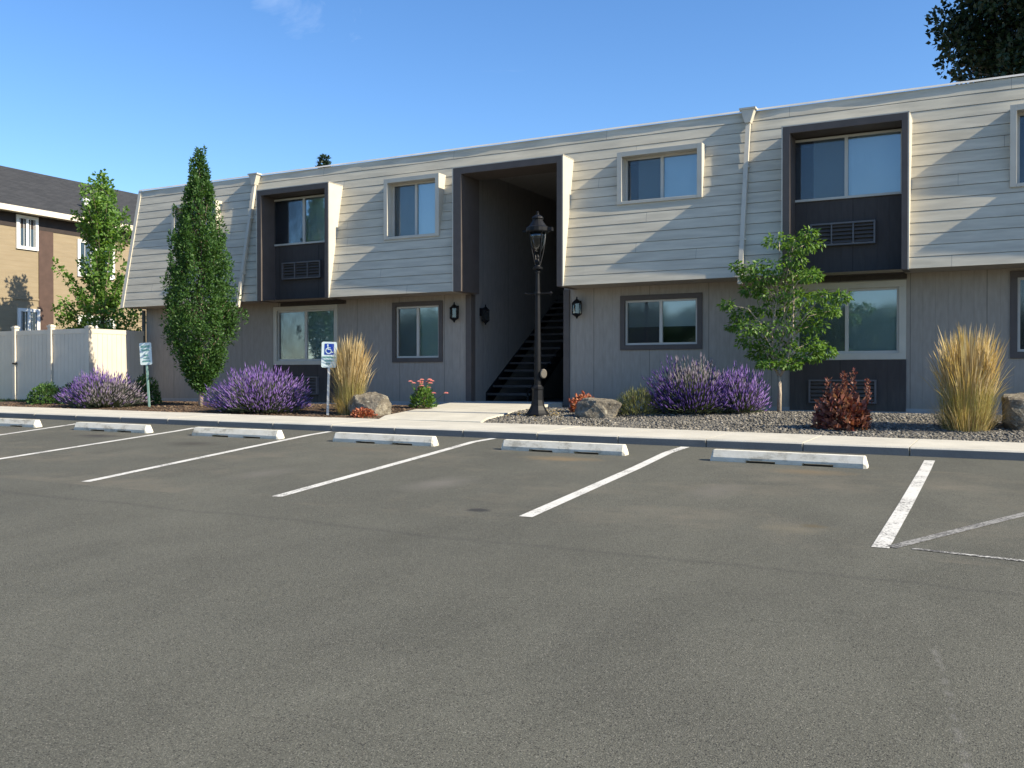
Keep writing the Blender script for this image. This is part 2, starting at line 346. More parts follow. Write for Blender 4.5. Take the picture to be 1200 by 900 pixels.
# kerb and pavement, cast in sections with open joints
g = MB(); k0 = -3.6 + 1.25*-24
for i in range(47):
    a, b = k0 + 1.25*i + .007, k0 + 1.25*(i+1) - .007
    if b < X0 or a > X1: continue
    m = .5*(a+b)
    zf0, zf1 = slab(a, CY), slab(b, CY); c = .018; yk0, yk1 = yb(a), yb(b)
    dz = rng.uniform(-.002, .002)
    pa = [(CY-.012, lot(a,CY)-.1), (CY, zf0-c+dz), (CY+c, zf0+dz), (yk0, slab(a,yk0)+dz), (yk0, slab(a,yk0)-.25)]
    pb = [(CY-.012, lot(b,CY)-.1), (CY, zf1-c+dz), (CY+c, zf1+dz), (yk1, slab(b,yk1)+dz), (yk1, slab(b,yk1)-.25)]
    A = [(a,)+q for q in pa]; B = [(b,)+q for q in pb]
    for j in range(5): g.face(A[j], B[j], B[(j+1) % 5], A[(j+1) % 5])
    g.face(*A[::-1]); g.face(*B)
struct(g.build('kerb_pavement', M['kerb']))
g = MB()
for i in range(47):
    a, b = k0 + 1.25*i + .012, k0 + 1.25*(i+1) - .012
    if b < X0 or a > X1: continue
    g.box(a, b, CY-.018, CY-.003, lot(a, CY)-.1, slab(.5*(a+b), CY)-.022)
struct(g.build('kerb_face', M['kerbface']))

# entrance walk: ramped slab between pavement and breezeway
g = MB(); wl = [(-10.9, .3), (-10.85, -.4), (-10.62, -2.2), (-10.38, -3.7), (-10.05, -4.35)]; wr = [(-8.45, .3), (-8.45, -.4), (-8.36, -2.2), (-8.2, -3.7), (-7.95, -4.35)]
def wz(Y): t = min(1, max(0, (Y+4.35)/4.0)); return slab(-9.4, -4.35) + .004 + (.105-slab(-9.4, -4.35))*t
for i in range(4):
    a, b, c, d = wl[i], wr[i], wr[i+1], wl[i+1]
    e = .004 if i in (1,) else 0
    P = lambda q, dz=0: (q[0], q[1], wz(q[1])+dz)
    g.face(P(a), P(d), P(c), P(b)); g.face(P(a,-.3), P(d,-.3), P(d), P(a)); g.face(P(b), P(c), P(c,-.3), P(b,-.3))
g.face(P(wl[4]), P(wl[4],-.03), P(wr[4],-.03), P(wr[4]))
struct(g.build('entrance_walk', M['conc']))

# planting beds: one sheet each, gravel to the right of the walk and bark mulch to the left
def sheet(name, m, xa, xb, nx, ny, y1=.05, y0=None):
    V = []; F = []
    for i in range(nx+1):
        X = xa + (xb-xa)*i/nx
        Ya = yb(X)+.001
        for j in range(ny+1):
            Y = Ya + (y1-Ya)*j/ny
            n = noise.noise(Vector((X*2.1, Y*2.1, 3.3)))*.018 + noise.noise(Vector((X*6, Y*6, 1)))*.008
            edge = min(1, j/2)
            V.append((X, Y, bed(X, Y) - .012*(1-edge) + n*edge))
    for i in range(nx):
        for j in range(ny):
            a = i*(ny+1)+j; F.append((a, a+ny+1, a+ny+2, a+1))
    return struct(raw(name, V, F, m, smooth=True))
sheet('gravel_bed', M['gravel'], -8.5, 26, 250, 40); sheet('mulch_bed', M['mulch'], -23.2, -10.0, 120, 36); sheet('lawn', M['lawn'], -34, -23.2, 60, 40, 3)

def scatter_stones(name, m, n, xa, xb, smin, smax, flat=.6, ymax=-.1, bias=1.0):
    ico = np.array([(0,0,1),(.894,0,.447),(.276,.851,.447),(-.724,.526,.447),(-.724,-.526,.447),(.276,-.851,.447),(.724,.526,-.447),(-.276,.851,-.447),(-.894,0,-.447),(-.276,-.851,-.447),(.724,-.526,-.447),(0,0,-1)])
    fi = np.array([(0,1,2),(0,2,3),(0,3,4),(0,4,5),(0,5,1),(1,6,2),(2,7,3),(3,8,4),(4,9,5),(5,10,1),(6,7,2),(7,8,3),(8,9,4),(9,10,5),(10,6,1),(11,7,6),(11,8,7),(11,9,8),(11,10,9),(11,6,10)])
    V = []; F = []; k = 0
    while k < n:
        X = rng.uniform(xa, xb); t = rng.uniform(0, 1)**bias; Y = yb(X)+.02 + (ymax-yb(X))*t
        if -10.95 < X < -8.0 and (wl[-1][0]-.9 if False else True):
            lx = np.interp(Y, [-4.35,-3.7,-2.2,-.4,.3], [-10.05,-10.38,-10.62,-10.85,-10.9]); rx = np.interp(Y, [-4.35,-3.7,-2.2,-.4,.3], [-7.95,-8.2,-8.36,-8.45,-8.45])
            if lx-.03 < X < rx+.03: continue
        s = rng.uniform(smin, smax); v = ico*(rng.uniform(.7, 1.3, (12,1)))*s*np.array([rng.uniform(.8,1.4), rng.uniform(.8,1.4), flat])
        a = rng.uniform(0, 2*PI); ca, sa = math.cos(a), math.sin(a)
        v = np.stack([v[:,0]*ca-v[:,1]*sa, v[:,0]*sa+v[:,1]*ca, v[:,2]], 1) + (X, Y, bed(X, Y)+s*.25)
        V.append(v); F.append(fi+12*k); k += 1
    return struct(raw(name, np.concatenate(V), np.concatenate(F), m), 'stuff')
scatter_stones('gravel', M['stone'], 15000, -8.4, 1.2, .010, .026, .7)
scatter_stones('bark_chips', M['chip'], 5000, -22.5, -9.9, .012, .035, .3)

# ------------------------------------------------------------------ markings on the lot
def stripe(pts, w, m, name='parking_line'):
    g = MB(); L = []
    for i, (X, Y) in enumerate(pts):
        a = pts[max(i-1, 0)]; b = pts[min(i+1, len(pts)-1)]; d = Vector((b[0]-a[0], b[1]-a[1])).normalized(); n = Vector((-d.y, d.x))*w/2
        L.append(((X+n.x, Y+n.y, lot(X+n.x, Y+n.y)+.004), (X-n.x, Y-n.y, lot(X-n.x, Y-n.y)+.004)))
    for i in range(len(L)-1): g.face(L[i][0], L[i][1], L[i+1][1], L[i+1][0])
    return struct(g.build(name, m))
stripe([(-.85,-6.31), (-.835,-7.2), (-.81,-9.6), (-.80,-11.34)], .115, M['paint'])
stripe([(-3.86,-6.0), (-3.87,-6.7), (-3.74,-8.2), (-3.535,-11.32)], .12, M['paint'])
stripe([(-6.80,-5.97), (-6.84,-6.5), (-6.62,-8.0), (-6.15,-11.37)], .11, M['paint'])
stripe([(-9.84,-5.98), (-9.78,-6.6), (-9.45,-8.2), (-8.73,-11.45)], .11, M['paint'])
stripe([(-12.55,-6.3), (-12.4,-6.8), (-11.58,-10.5), (-11.36,-11.5)], .11, M['paint'])
stripe([(-15.4,-6.4), (-14.71,-8.42), (-13.8,-11.5)], .11, M['paint'])
stripe([(-18.2,-6.4), (-17.4,-8.42), (-16.4,-11.5)], .11, M['paint'])
stripe([(-.735,-11.30), (.08,-9.59), (1.9,-5.98)], .085, M['faded'], 'faded_line')
stripe([(-.60,-11.28), (.065,-11.37), (4,-11.8)], .05, M['dashed'], 'chipped_line')

def make_stop_mesh():
    L, w, h = 1.75, .16, .135; g = MB()
    prof = [(0, 0), (.0, .055), (.035, h), (w-.035, h), (w, .055), (w, 0)]
    e = .035
    g.prism([(0, .03), (0, .055), (.035, h), (w-.035, h), (w, .055), (w, .03)], 'x', e, L-e)
    for a, b in ((e, .42), (.76, 1.06), (1.40, L-e)): g.prism([(.004, 0), (.001, .0305), (w-.001, .0305), (w-.004, 0)], 'x', a, b)
    for s, xa, xb in ((0, e, 0), (1, L-e, L)):     # sloping ends
        A = [(xa,)+q for q in prof]; B = [(xb, .012 if q[0] < .08 else w-.012, 0 if q[1] < .05 else q[1]*.45) for q in prof]
        B[2] = (xb + (.022 if s == 0 else -.022), .045, h-.006); B[3] = (xb + (.022 if s == 0 else -.022), w-.045, h-.006)
        for j in range(6):
            q = (A[j], A[(j+1) % 6], B[(j+1) % 6], B[j]); g.face(*(q[::-1] if s == 0 else q))
        g.face(*(B if s == 0 else B[::-1]))
    return g
labels = ['white wheel stop before the burgundy shrub with brown stained asphalt at its foot',
          'white concrete wheel stop in the stall straight out from the street lamp',
          'white concrete wheel stop below the blue accessible parking sign and the straw grass',
          'white concrete wheel stop in front of the lavender mound left of the blue sign',
          'scuffed wheel stop with a brown rubbed patch, in front of the white resident sign',
          'wheel stop cut by the left edge of the photo, farthest along the row']
g0 = None
for (X, Y, a), lb in zip([(-3.16,-7.27,-.02), (-6.01,-7.20,0), (-8.82,-7.2,0), (-11.56,-7.3,.03), (-14.34,-7.33,.02), (-17.2,-7.3,.02)], labels):
    if g0 is None: g0 = make_stop_mesh().build('wheel_stop', M['stop']); o = g0
    else: o = g0.copy(); COL.objects.link(o)
    o.location = (X, Y, lot(X+.87, Y)+.002); o.rotation_euler = (math.atan(SL), -math.atan(CG), a)
    tag(o, lb, 'wheel stop', 'wheel stops along the kerb')

# ------------------------------------------------------------------ the apartment building
B = thing('apartment_building', 'long two-storey apartment block with cream lap-sided mansard and open dark breezeway', 'building', (0,0,0))
ZT, ZB, YT, YBm = 5.72, 2.50, -.14, -.76
def my(z): return YT + (YBm-YT)*(ZT-z)/(ZT-ZB)
XL, XR, YD = -21.02, 14.0, 9.0
bays = [(-16.24,-14.07), (-3.70,-1.60), (8.6,10.7)]
brz = [(-10.67,-8.09), (1.95,4.5)]
smalls = [(-19.47,-17.9,4.12), (-12.66,-11.18,3.76), (-7.02,-5.28,4.09), (-.06,1.42,3.78), (6.0,7.6,4.1)]
TOP = 5.165; STOP = 5.14
# lap siding, one sheet of sawtooth courses with the openings left out
g = MB(); nC = 16; ch = (ZT-.02-ZB)/nC
holes = [(a, b, ZB-.1, TOP-.02) for a, b in bays] + [(a, b, ZB-.1, 5.13) for a, b in brz] + [(a+.02, b-.02, z+.02, STOP-.02) for a, b, z in smalls]
def spans(x0, x1, z0, z1):
    cut = sorted((max(a, x0), min(b, x1)) for a, b, c, d in holes if c < (z0+z1)/2 < d)
    x = x0; out = []
    for a, b in cut:
        if a > x: out.append((x, a))
        x = max(x, b)
    if x < x1: out.append((x, x1))
    return out
for i in range(nC):
    z0 = ZB + ch*i; z1 = z0 + ch; lift = .006
    off = lambda z: my(z) - lift*(1-(z-z0)/ch) - .002
    zz = sorted({z0, z1} | {q for h in holes for q in h[2:] if z0 < q < z1})
    for za, zb in zip(zz, zz[1:]):
        zt = zb - (.009 if zb == zz[-1] else 0)
        for a, b in spans(XL, XR, za, zb):
            if zt < zb: g.face((a, my(zb)+.028, zt-.004), (b, my(zb)+.028, zt-.004), (b, my(zb)+.028, zb+.004), (a, my(zb)+.028, zb+.004)); g.face((a, my(zb)+.03, zt), (b, my(zb)+.03, zt), (b, off(zt), zt), (a, off(zt), zt))
            k = max(1, int((b-a)/(.2 if i == nC-1 else .6))); xs = np.linspace(a, b, k+1)
            for xa, xb in zip(xs, xs[1:]):
                wob = lambda x, z: (.030 if i == nC-1 and z > z0+.05 else .0035)*noise.noise(Vector((x*(1.5 if i == nC-1 else .55), i*3.7, z*.3))) 
                g.face((xa, off(za)+wob(xa,za), za), (xb, off(za)+wob(xb,za), za), (xb, off(zt)+wob(xb,zt), zt), (xa, off(zt)+wob(xa,zt), zt))
    for a, b in spans(XL, XR, z0+.001, z0+.002):
        g.face((a, my(z0)+.03, z0), (b, my(z0)+.03, z0), (b, off(z0)+.002, z0), (a, off(z0)+.002, z0))
g.build('mansard_siding', M['siding'], B)
# wavy metal drip edge along the roof
g = MB(); xs = np.arange(XL-.03, XR, .22)
for xa, xb in zip(xs, xs[1:]):
    def e(x, k): return k*noise.noise(Vector((x*1.15, 2.2, 0))) + .5*k*noise.noise(Vector((x*2.6, 5, 0)))
    for (ya, za, ka), (yb2, zb2, kb) in (((-.185, 5.70, .012), (-.170, 5.735, .004)), ((-.170, 5.735, .004), (-.02, 5.742, 0))):
        g.face((xa, ya+e(xa,ka), za), (xb, ya+e(xb,ka), za), (xb, yb2+e(xb,kb), zb2), (xa, yb2+e(xa,kb), zb2))
g.build('roof_edge', M['edge'], B)
g = MB(); g.box(XL, XR, -.12, YD, 5.58, 5.70); g.build('roof', M['found'], B)
xs_ = [XL] + [q for h in brz for q in h] + [XR]
for a, b in zip(xs_[::2], xs_[1::2]):
    MB().face((a, YBm-.012, ZB-.003), (a, .02, ZB-.003), (b, .02, ZB-.003), (b, YBm-.012, ZB-.003)).build('soffit', M['wall'], B)
g = MB(); g.prism([(my(ZB)-.03, ZB-.01), (my(ZB)+.02, ZB-.01), (my(ZT)+.02, ZT-.02), (my(ZT)-.03, ZT-.02)], 'x', XL-.035, XL+.07); g.build('corner_board', M['light'], B)
g = MB(); g.prism([(YBm, ZB), (0, ZB), (0, 5.57), (YT, 5.57), (my(5.57), 5.57)], 'x', XL+.075, XL+.1); g.build('end_cheek', M['light'], B)

# walls: front of the lower storey with openings, ends, back, corridor walls
lw = [(-16.41,-14.40,.95,2.40), (-12.80,-11.42,.99,2.38), (-7.13,-5.41,1.20,2.31), (-3.72,-1.69,.965,2.385), (-.05,1.45,.968,2.45), (6,7.6,1.2,2.3)]
corr = [(-10.66,-8.40), (1.97,4.4)]
def wall_grid(g, x0, x1, z0, z1, y, hs, depth=.14):
    xs = sorted({x0, x1} | {q for h in hs for q in h[:2] if x0 < q < x1}); zz = sorted({z0, z1} | {q for h in hs for q in h[2:] if z0 < q < z1})
    for xa, xb in zip(xs, xs[1:]):
        for za, zb in zip(zz, zz[1:]):
            if any(h[0] < (xa+xb)/2 < h[1] and h[2] < (za+zb)/2 < h[3] for h in hs): continue
            g.face((xa,y,za), (xb,y,za), (xb,y,zb), (xa,y,zb))
    for a, b, c, d in hs:
        g.face((a,y,c),(a,y+depth,c),(a,y+depth,d),(a,y,d)); g.face((b,y,c),(b,y,d),(b,y+depth,d),(b,y+depth,c))
        g.face((a,y,c),(b,y,c),(b,y+depth,c),(a,y+depth,c)); g.face((a,y,d),(a,y+depth,d),(b,y+depth,d),(b,y,d))
g = MB(); ins = .05
hs = [(a+ins, b-ins, c+ins, d-ins) for a, b, c, d in lw]; xs_ = [XL+.05] + [q for h in corr for q in h] + [XR]
for a, b in zip(xs_[::2], xs_[1::2]):
    g = MB(); wall_grid(g, a, b, .0, ZB+.03, 0, [h for h in hs if a < h[0] < b]); g.build('lower_wall', M['wall'], B)
g = MB(); g.face((XL+.05, 0, -.3), (XL+.05, YD, -.3), (XL+.05, YD, 5.6), (XL+.05, 0, 5.6)); g.face((XR, 0, -.3), (XR, 0, 5.6), (XR, YD, 5.6), (XR, YD, -.3)); g.face((XL+.05, YD, -.3), (XR, YD, -.3), (XR, YD, 5.6), (XL+.05, YD, 5.6))
g.build('outer_wall', M['wall'], B)
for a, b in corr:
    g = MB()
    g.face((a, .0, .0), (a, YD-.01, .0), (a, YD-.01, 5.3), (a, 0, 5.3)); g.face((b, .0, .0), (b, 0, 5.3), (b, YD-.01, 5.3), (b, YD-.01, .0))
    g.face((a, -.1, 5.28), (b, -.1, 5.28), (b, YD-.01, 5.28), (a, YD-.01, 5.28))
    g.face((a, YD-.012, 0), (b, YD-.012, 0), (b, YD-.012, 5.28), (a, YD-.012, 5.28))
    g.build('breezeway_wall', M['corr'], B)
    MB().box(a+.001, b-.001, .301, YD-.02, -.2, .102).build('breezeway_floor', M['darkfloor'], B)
g = MB(); prev = XL+.03
for a, b in corr + [(XR, XR)]: g.box(prev, a-.14, -.025, .1, -.3, .085); prev = b+.13
g.build('foundation', M['found'], B)
# intermediate floor and rooms behind the glass
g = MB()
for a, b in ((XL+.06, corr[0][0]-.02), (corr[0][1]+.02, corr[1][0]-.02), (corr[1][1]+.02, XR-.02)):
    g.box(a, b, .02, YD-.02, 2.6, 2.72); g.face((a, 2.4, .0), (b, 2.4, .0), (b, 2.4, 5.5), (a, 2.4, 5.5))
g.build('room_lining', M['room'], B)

# windows --------------------------------------------------------
def window(x0, x1, z0, z1, y, trim=None, tw=.1, tproud=.03, split=.5, dark_left=True, blind='blind', gap=.18, raised=0, recess=.04):
    w = MB(); f = .042; yf0, yf1 = y+recess-.02, y+recess+.045
    xm = x0 + (x1-x0)*split
    a, b, c, d = x0+(tw if trim else 0), x1-(tw if trim else 0), z0+(tw if trim else 0), z1-(tw if trim else 0)
    w.box(a, b, yf0, yf1, c, c+f); w.box(a, b, yf0, yf1, d-f, d); w.box(a, a+f, yf0, yf1, c+f, d-f); w.box(b-f, b, yf0, yf1, c+f, d-f)
    w.box(xm-.03, xm+.03, yf0-.006, yf1-.01, c+f, d-f)
    o = w.build('window', M['vinylframe'], B)
    for p, q, yy in ((a+f, xm-.03, yf0+.035), (xm+.03, b-f, yf0+.022)):
        MB().box(p, q, yy, yy+.006, c+f, d-f).build('pane', M['glass'], o)
    if dark_left: MB().face((a+f, yf0+.012, c+f), (xm-.03, yf0+.012, c+f), (xm-.03, yf0+.012, d-f), (a+f, yf0+.012, d-f)).build('insect_screen', M['screen'], o)
    if blind:
        g = MB(); zb = c+.04 + raised*(d-c); xa = a + gap*(xm-a); yy = yf1+.03
        if raised:                                  # horizontal slats let down part of the way
            z = zb
            while z < d: g.face((a+.02, yy, z), (b-.02, yy, z), (b-.02, yy+.022, z+.040), (a+.02, yy+.022, z+.040)); z += .036
        else:                                       # hanging vertical louvres
            x = xa
            while x < b-.02:
                g.face((x, yy, zb), (x+.088, yy+.02, zb), (x+.088, yy+.02, d), (x, yy, d)); x += .082
        g.build('blind', M[blind], o)
    if trim:
        t = MB(); yo = y-tproud
        t.box(x0, x1, yo, y+.01, z0, z0+tw); t.box(x0, x1, yo, y+.01, z1-tw, z1); t.box(x0, x0+tw, yo, y+.01, z0+tw, z1-tw); t.box(x1-tw, x1, yo, y+.01, z0+tw, z1-tw)
        t.build('window_trim', M[trim], o, bevel=.004)
    return o
window(*lw[0], 0, 'light', .10, blind='blind2', gap=0); window(*lw[1], 0, 'dark', .10, blind='blind2', gap=.0); window(*lw[2], 0, 'dark', .10, raised=.36, blind='blind', dark_left=True)
window(*lw[3], 0, 'light', .12, split=.5, blind='blind2', gap=0); window(*lw[4], 0, 'dark', .11, gap=.3); window(*lw[5], 0, 'dark', .1)

def small_bay(x0, x1, z0):
    yf = my(z0)-.035; z1 = STOP; t = .10; yr = yf+.20
    g = MB()
    # boxed surround: front border, four outer faces back to the mansard, inner reveals
    yb_ = 0.0
    g.box(x0, x0+t, yf, yr+.16, z0, z1); g.box(x1-t, x1, yf, yr+.16, z0, z1); g.box(x0+t, x1-t, yf, yr+.16, z1-t, z1); g.box(x0+t, x1-t, yf, yr+.16, z0, z0+t*.6)
    g.build('window_surround', M['light'], B, bevel=.004)
    return window(x0+t, x1-t, z0+t*.6, z1-t, yr, None, gap=.32 if x0 > -12 else .0)
for s in smalls: small_bay(*s)

def grille(x0, x1, z0, z1, y, proud=.09, mt='acframe'):
    g = MB(); f = .03
    g.box(x0, x1, y-proud, y, z0, z0+f); g.box(x0, x1, y-proud, y, z1-f, z1); g.box(x0, x0+f, y-proud, y, z0+f, z1-f); g.box(x1-f, x1, y-proud, y, z0+f, z1-f)
    for k in (1, 2): xm = x0+(x1-x0)*k/3; g.box(xm-.012, xm+.012, y-proud+.002, y-.01, z0+f, z1-f)
    o = g.build('air_conditioner_grille', M[mt], B)
    g = MB(); n = 5
    for k in range(n):
        z = z0+f+(z1-z0-2*f)*(k+.2)/n; g.prism([(y-proud+.012, z), (y-proud+.02, z-.006), (y-.02, z+.05), (y-.028, z+.056)], 'x', x0+f, x1-f)
    g.build('louvre', M['dark'], o)
    MB().box(x0+f, x1-f, y-.02, y-.008, z0+f, z1-f).build('backing', M['gap'], o)
    return o

def big_bay(x0, x1, wx0, wx1):
    yf, yw = YBm-.022, -.28; tl, tr, tt = .13, .10, .125; z0, z1 = ZB-.012, TOP
    g = MB()
    g.box(x0, x0+tl, yf, yw, z0, z1); g.box(x1-tr, x1, yf, yw, z0, z1); g.box(x0+tl, x1-tr, yf, yw, z1-tt, z1)
    g.build('bay_frame', M['dark'], B, bevel=.004)
    g = MB(); hole = (wx0+.03, wx1-.03, 3.90, 4.98); wall_grid(g, x0+tl, x1-tr, z0, z1-tt+.002, yw-.002, [hole], .1); g.face((x0+tl, yw-.002, z0), (x1-tr, yw-.002, z0), (x1-tr, .02, z0), (x0+tl, .02, z0))
    g.build('bay_wall', M['darkwall'], B)
    # pale outer cheeks, triangular because the mansard leans back
    g = MB()
    for xa, xb in ((x0-.022, x0-.001), (x1+.001, x1+.022)):
        g.prism([(yf+.002, z0), (my(z0)+.1, z0), (my(z1)+.12, z1+.01), (yf+.002, z1+.01)], 'x', xa, xb)
    g.prism([(yf+.002, z1+.001), (my(z1)+.1, z1+.001), (my(z1)+.1, z1+.02), (yf+.002, z1+.02)], 'x', x0-.022, x1+.022)
    g.build('bay_cheek', M['light'], B)
    window(wx0, wx1, 3.87, 5.01, yw, None, gap=.38, recess=-.02)
    grille(x0+.41, x1-.57, 3.03, 3.44, yw-.003, .09)
    # dark spandrel between the storeys and below the ground floor window
    MB().box(wx0-.02, x1-tr+.02, -.03, -.004, 2.405, ZB-.013).build('spandrel', M['darkwall'], B)
big_bay(*bays[0], -16.155, -14.20); big_bay(*bays[1], -3.62, -1.72); big_bay(*bays[2], 8.7, 10.6)
MB().box(-16.41, -14.40, -.03, -.004, .03, .945).build('spandrel', M['darkwall'], B)
MB().box(-3.72, -1.69, -.03, -.004, .03, .96).build('spandrel', M['darkwall'], B)
grille(-16.1, -14.96, .22, .66, -.032, .08); grille(-3.36, -2.18, .17, .60, -.032, .08)

for (a, b), (ca, cb) in zip(brz, corr):
    yf = YBm-.022; tl, tr, tt = .20, .12, .14; z0, z1 = ZB-.012, 5.14; g = MB()
    g.box(a, a+tl, yf, .0, z0, z1); g.box(b-tr, b, yf, .0, z0, z1); g.box(a+tl, b-tr, yf, .0, z1-tt, z1)
    g.build('breezeway_frame', M['dark'], B, bevel=.004)
    g = MB()
    for xa, xb in ((a-.022, a-.001), (b+.001, b+.022)): g.prism([(yf+.002, z0), (my(z0)+.1, z0), (my(z1)+.12, z1+.01), (yf+.002, z1+.01)], 'x', xa, xb)
    g.prism([(yf+.002, z1+.001), (my(z1)+.1, z1+.001), (my(z1)+.1, z1+.02), (yf+.002, z1+.02)], 'x', a-.022, b+.022)
    g.build('breezeway_cheek', M['light'], B)
    MB().box(ca-.14, ca+.003, -.035, .15, .03, z0-.002).build('door_jamb', M['dark'], B); MB().box(cb-.003, cb+.13, -.035, .15, .03, z0-.002).build('door_jamb', M['dark'], B)
# stairs up inside the breezeway
for (ca, cb) in corr[:1]:
    st = MB()
    st.prism([(.62, .103), (.90, .103), (.62+.27*15, 2.62), (.62+.27*15, 2.85), (.62, .30)], 'x', ca+.004, ca+.04)
    st.prism([(.62, .103), (.90, .103), (.62+.27*15, 2.62), (.62+.27*15, 2.85), (.62, .30)], 'x', ca+1.06, ca+1.10)
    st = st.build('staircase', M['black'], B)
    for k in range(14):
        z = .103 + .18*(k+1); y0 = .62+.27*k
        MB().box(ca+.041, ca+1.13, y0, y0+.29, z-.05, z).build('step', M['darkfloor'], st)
    MB().box(ca+.01, cb-.01, .62+.27*14, YD-.03, 2.62, 2.80).build('landing', M['darkfloor'], B)

def lantern(x, y, z, rz):
    o = MB()
    o.box(-.045, .045, -.012, 0, -.02, .16); o.tube([(0,-.01,.10), (0,-.07,.16), (0,-.13,.13)], .010, 6)
    c = (0, -.13, 0)
    o.lathe([(.005,.235), (.018,.21), (.012,.19), (.055,.15), (.105,.105), (.105,.09), (.09,.09)], c, 6, PI/6)
    o.lathe([(.10,-.115), (.105,-.13), (.06,-.165), (.02,-.19), (.024,-.205), (.005,-.225)][::-1], c, 6, PI/6)
    for k in range(6):
        a = PI/6+k*PI/3; o.tube([(.094*math.cos(a), -.13+.094*math.sin(a), -.12), (.094*math.cos(a), -.13+.094*math.sin(a), .095)], .008, 5)
    ob = o.build('wall_lantern', M['black'], B); ob.location = (x, y, z); ob.rotation_euler = (0, 0, rz)
    gl = MB().lathe([(.086,-.118), (.086,.092)], c, 6, PI/6).build('lantern_glass', M['clearglass'], ob)
lantern(-11.04, -.002, 2.09, 0); lantern(-8.05, -.002, 2.09, 0); lantern(-10.655, .38, 2.05, PI/2)

def downspout(x):
    g = MB(); n = lambda z, d: my(z)-d
    g.prism([(x-.05, 5.45), (x+.05, 5.45), (x+.13, 5.70), (x-.13, 5.70)], 'y', my(5.6)-.17, my(5.6)-.012)
    g.box(x-.155, x+.155, my(5.6)-.185, my(5.6)-.01, 5.70, 5.735)
    g.prism([(n(5.46,.035), 5.46), (n(5.46,.105), 5.46), (n(2.36,.105)-.0, 2.36), (n(2.36,.035), 2.36)], 'x', x-.04, x+.04)
    for z in (4.6, 3.2): g.box(x-.06, x+.06, n(z,.108), n(z,.02), z-.02, z+.02)
    g.build('downspout', M['light'], B)
downspout(-16.80); downspout(-4.45); downspout(5.2)
MB().tube([(XL-.01, -.03, .0), (XL-.01, -.03, 2.47)], .05, 8).build('drain_pipe', M['meterpipe'], B)

# ------------------------------------------------------------------ street lamp
LX, LY = -7.63, -2.82; LZ = bed(LX, LY)-.02
L = thing('street_lamp', 'black cast iron street lamp with teardrop glass before the breezeway', 'street lamp', (LX, LY, LZ), .15)
MB().lathe([(.215,0), (.215,.05), (.195,.075), (.165,.12), (.125,.20), (.105,.30), (.10,.48), (.108,.50), (.108,.53), (.088,.55), (.07,.575)], (0,0,0), 8, PI/8).build('pedestal', M['black'], L)
MB().lathe([(.062,.57), (.06,1.2), (.045,2.3), (.036,2.60), (.05,2.61), (.05,2.63), (.03,2.65), (.03,2.68)], (0,0,0), 12).build('pole', M['black'], L, smooth=False)
g = MB().tube([(-.22,0,2.235), (.24,0,2.235)], .013, 8); g.lathe([(.003,-.025),(.025,0),(.003,.025)], (-.23,0,2.235), 8); g.lathe([(.005,-.035),(.034,0),(.005,.035)], (.25,0,2.235), 8); g.lathe([(.055,-.03),(.06,0),(.055,.03)], (0,0,2.235), 10)
g.build('ladder_rest', M['black'], L)
g = MB().lathe([(.03,2.66), (.09,2.675), (.095,2.70), (.055,2.725), (.04,2.76), (.055,2.80), (.025,2.86), (.035,2.89), (.01,2.94)], (0,0,0), 12)
for k in range(4):          # yoke arms round the glass
    a = PI/4 + k*PI/2; q = lambda r, z: (r*math.cos(a), r*math.sin(a), z)
    g.tube([q(.05,2.75), q(.075,2.85), q(.115,3.0), q(.15,3.2), q(.165,3.38)], .011, 6)
H = g.build('lamp_head', M['black'], L)
MB().lathe([(.02,2.985), (.055,3.005), (.095,3.06), (.125,3.15), (.142,3.26), (.148,3.34)], (0,0,0), 20).build('lamp_glass', M['clearglass'], H, smooth=True)
MB().lathe([(.15,3.335), (.205,3.34), (.215,3.36), (.215,3.42), (.20,3.435), (.165,3.45), (.105,3.535), (.095,3.55), (.095,3.575), (.11,3.59), (.10,3.615), (.06,3.645), (.03,3.66), (.022,3.68), (.028,3.70), (.004,3.73)], (0,0,0), 16).build('lamp_hood', M['black'], H)
g = MB().box(.15,.28,-.06,.06,3.36,3.42); g.box(-.28,-.19,-.03,.03,3.35,3.39); g.build('hood_bracket', M['black'], H)
g = MB().lathe([(.055,-.05),(.06,-.03),(.06,.03),(.05,.05)], (0,0,0), 14); o = g.build('outlet_cover', M['box'], L); o.location = (.115, -.02, .78); o.rotation_euler = (PI/2, 0, .5); o.scale = (1, 1.45, .8)

# ------------------------------------------------------------------ signs
def sign(name, X, Y, h, label, w, ph, post, lean=0):
    Z = bed(X, Y)-.03; o = thing(name, label, 'sign', (X, Y, Z), .36); o.rotation_euler = (0, lean, .36)
    g = MB(); g.prism([(-.022,.003), (-.022,.028), (-.012,.028), (-.010,.010), (.010,.010), (.012,.028), (.022,.028), (.022,.003)], 'z', 0, h); g.build('post', M[post], o)
    pz = h-ph+.02
    MB().prism([(-w/2, pz+.02), (-w/2+.02, pz), (w/2-.02, pz), (w/2, pz+.02), (w/2, pz+ph-.02), (w/2-.02, pz+ph), (-w/2+.02, pz+ph), (-w/2, pz+ph-.02)], 'y', -.004, 0).build('panel', M['signwhite'], o)
    return o, pz
def marks(o, rows, m, y=-.0055):
    for (x0, x1, z0, z1) in rows:               # lines of small lettering, too fine to read
        g = MB(); x = x0
        while x < x1-.004:
            wd = min(rng.uniform(.011, .018), x1-x); g.face((x, y, z0), (x+wd, y, z0), (x+wd, y, z1), (x, y, z1)); x += wd+.006
        g.build('lettering', M[m], o)
o, pz = sign('parking_sign', -11.80, -3.62, 1.43, 'white sign with blue wheelchair symbol on a steel post by the straw grass', .305, .50, 'steel', .03)
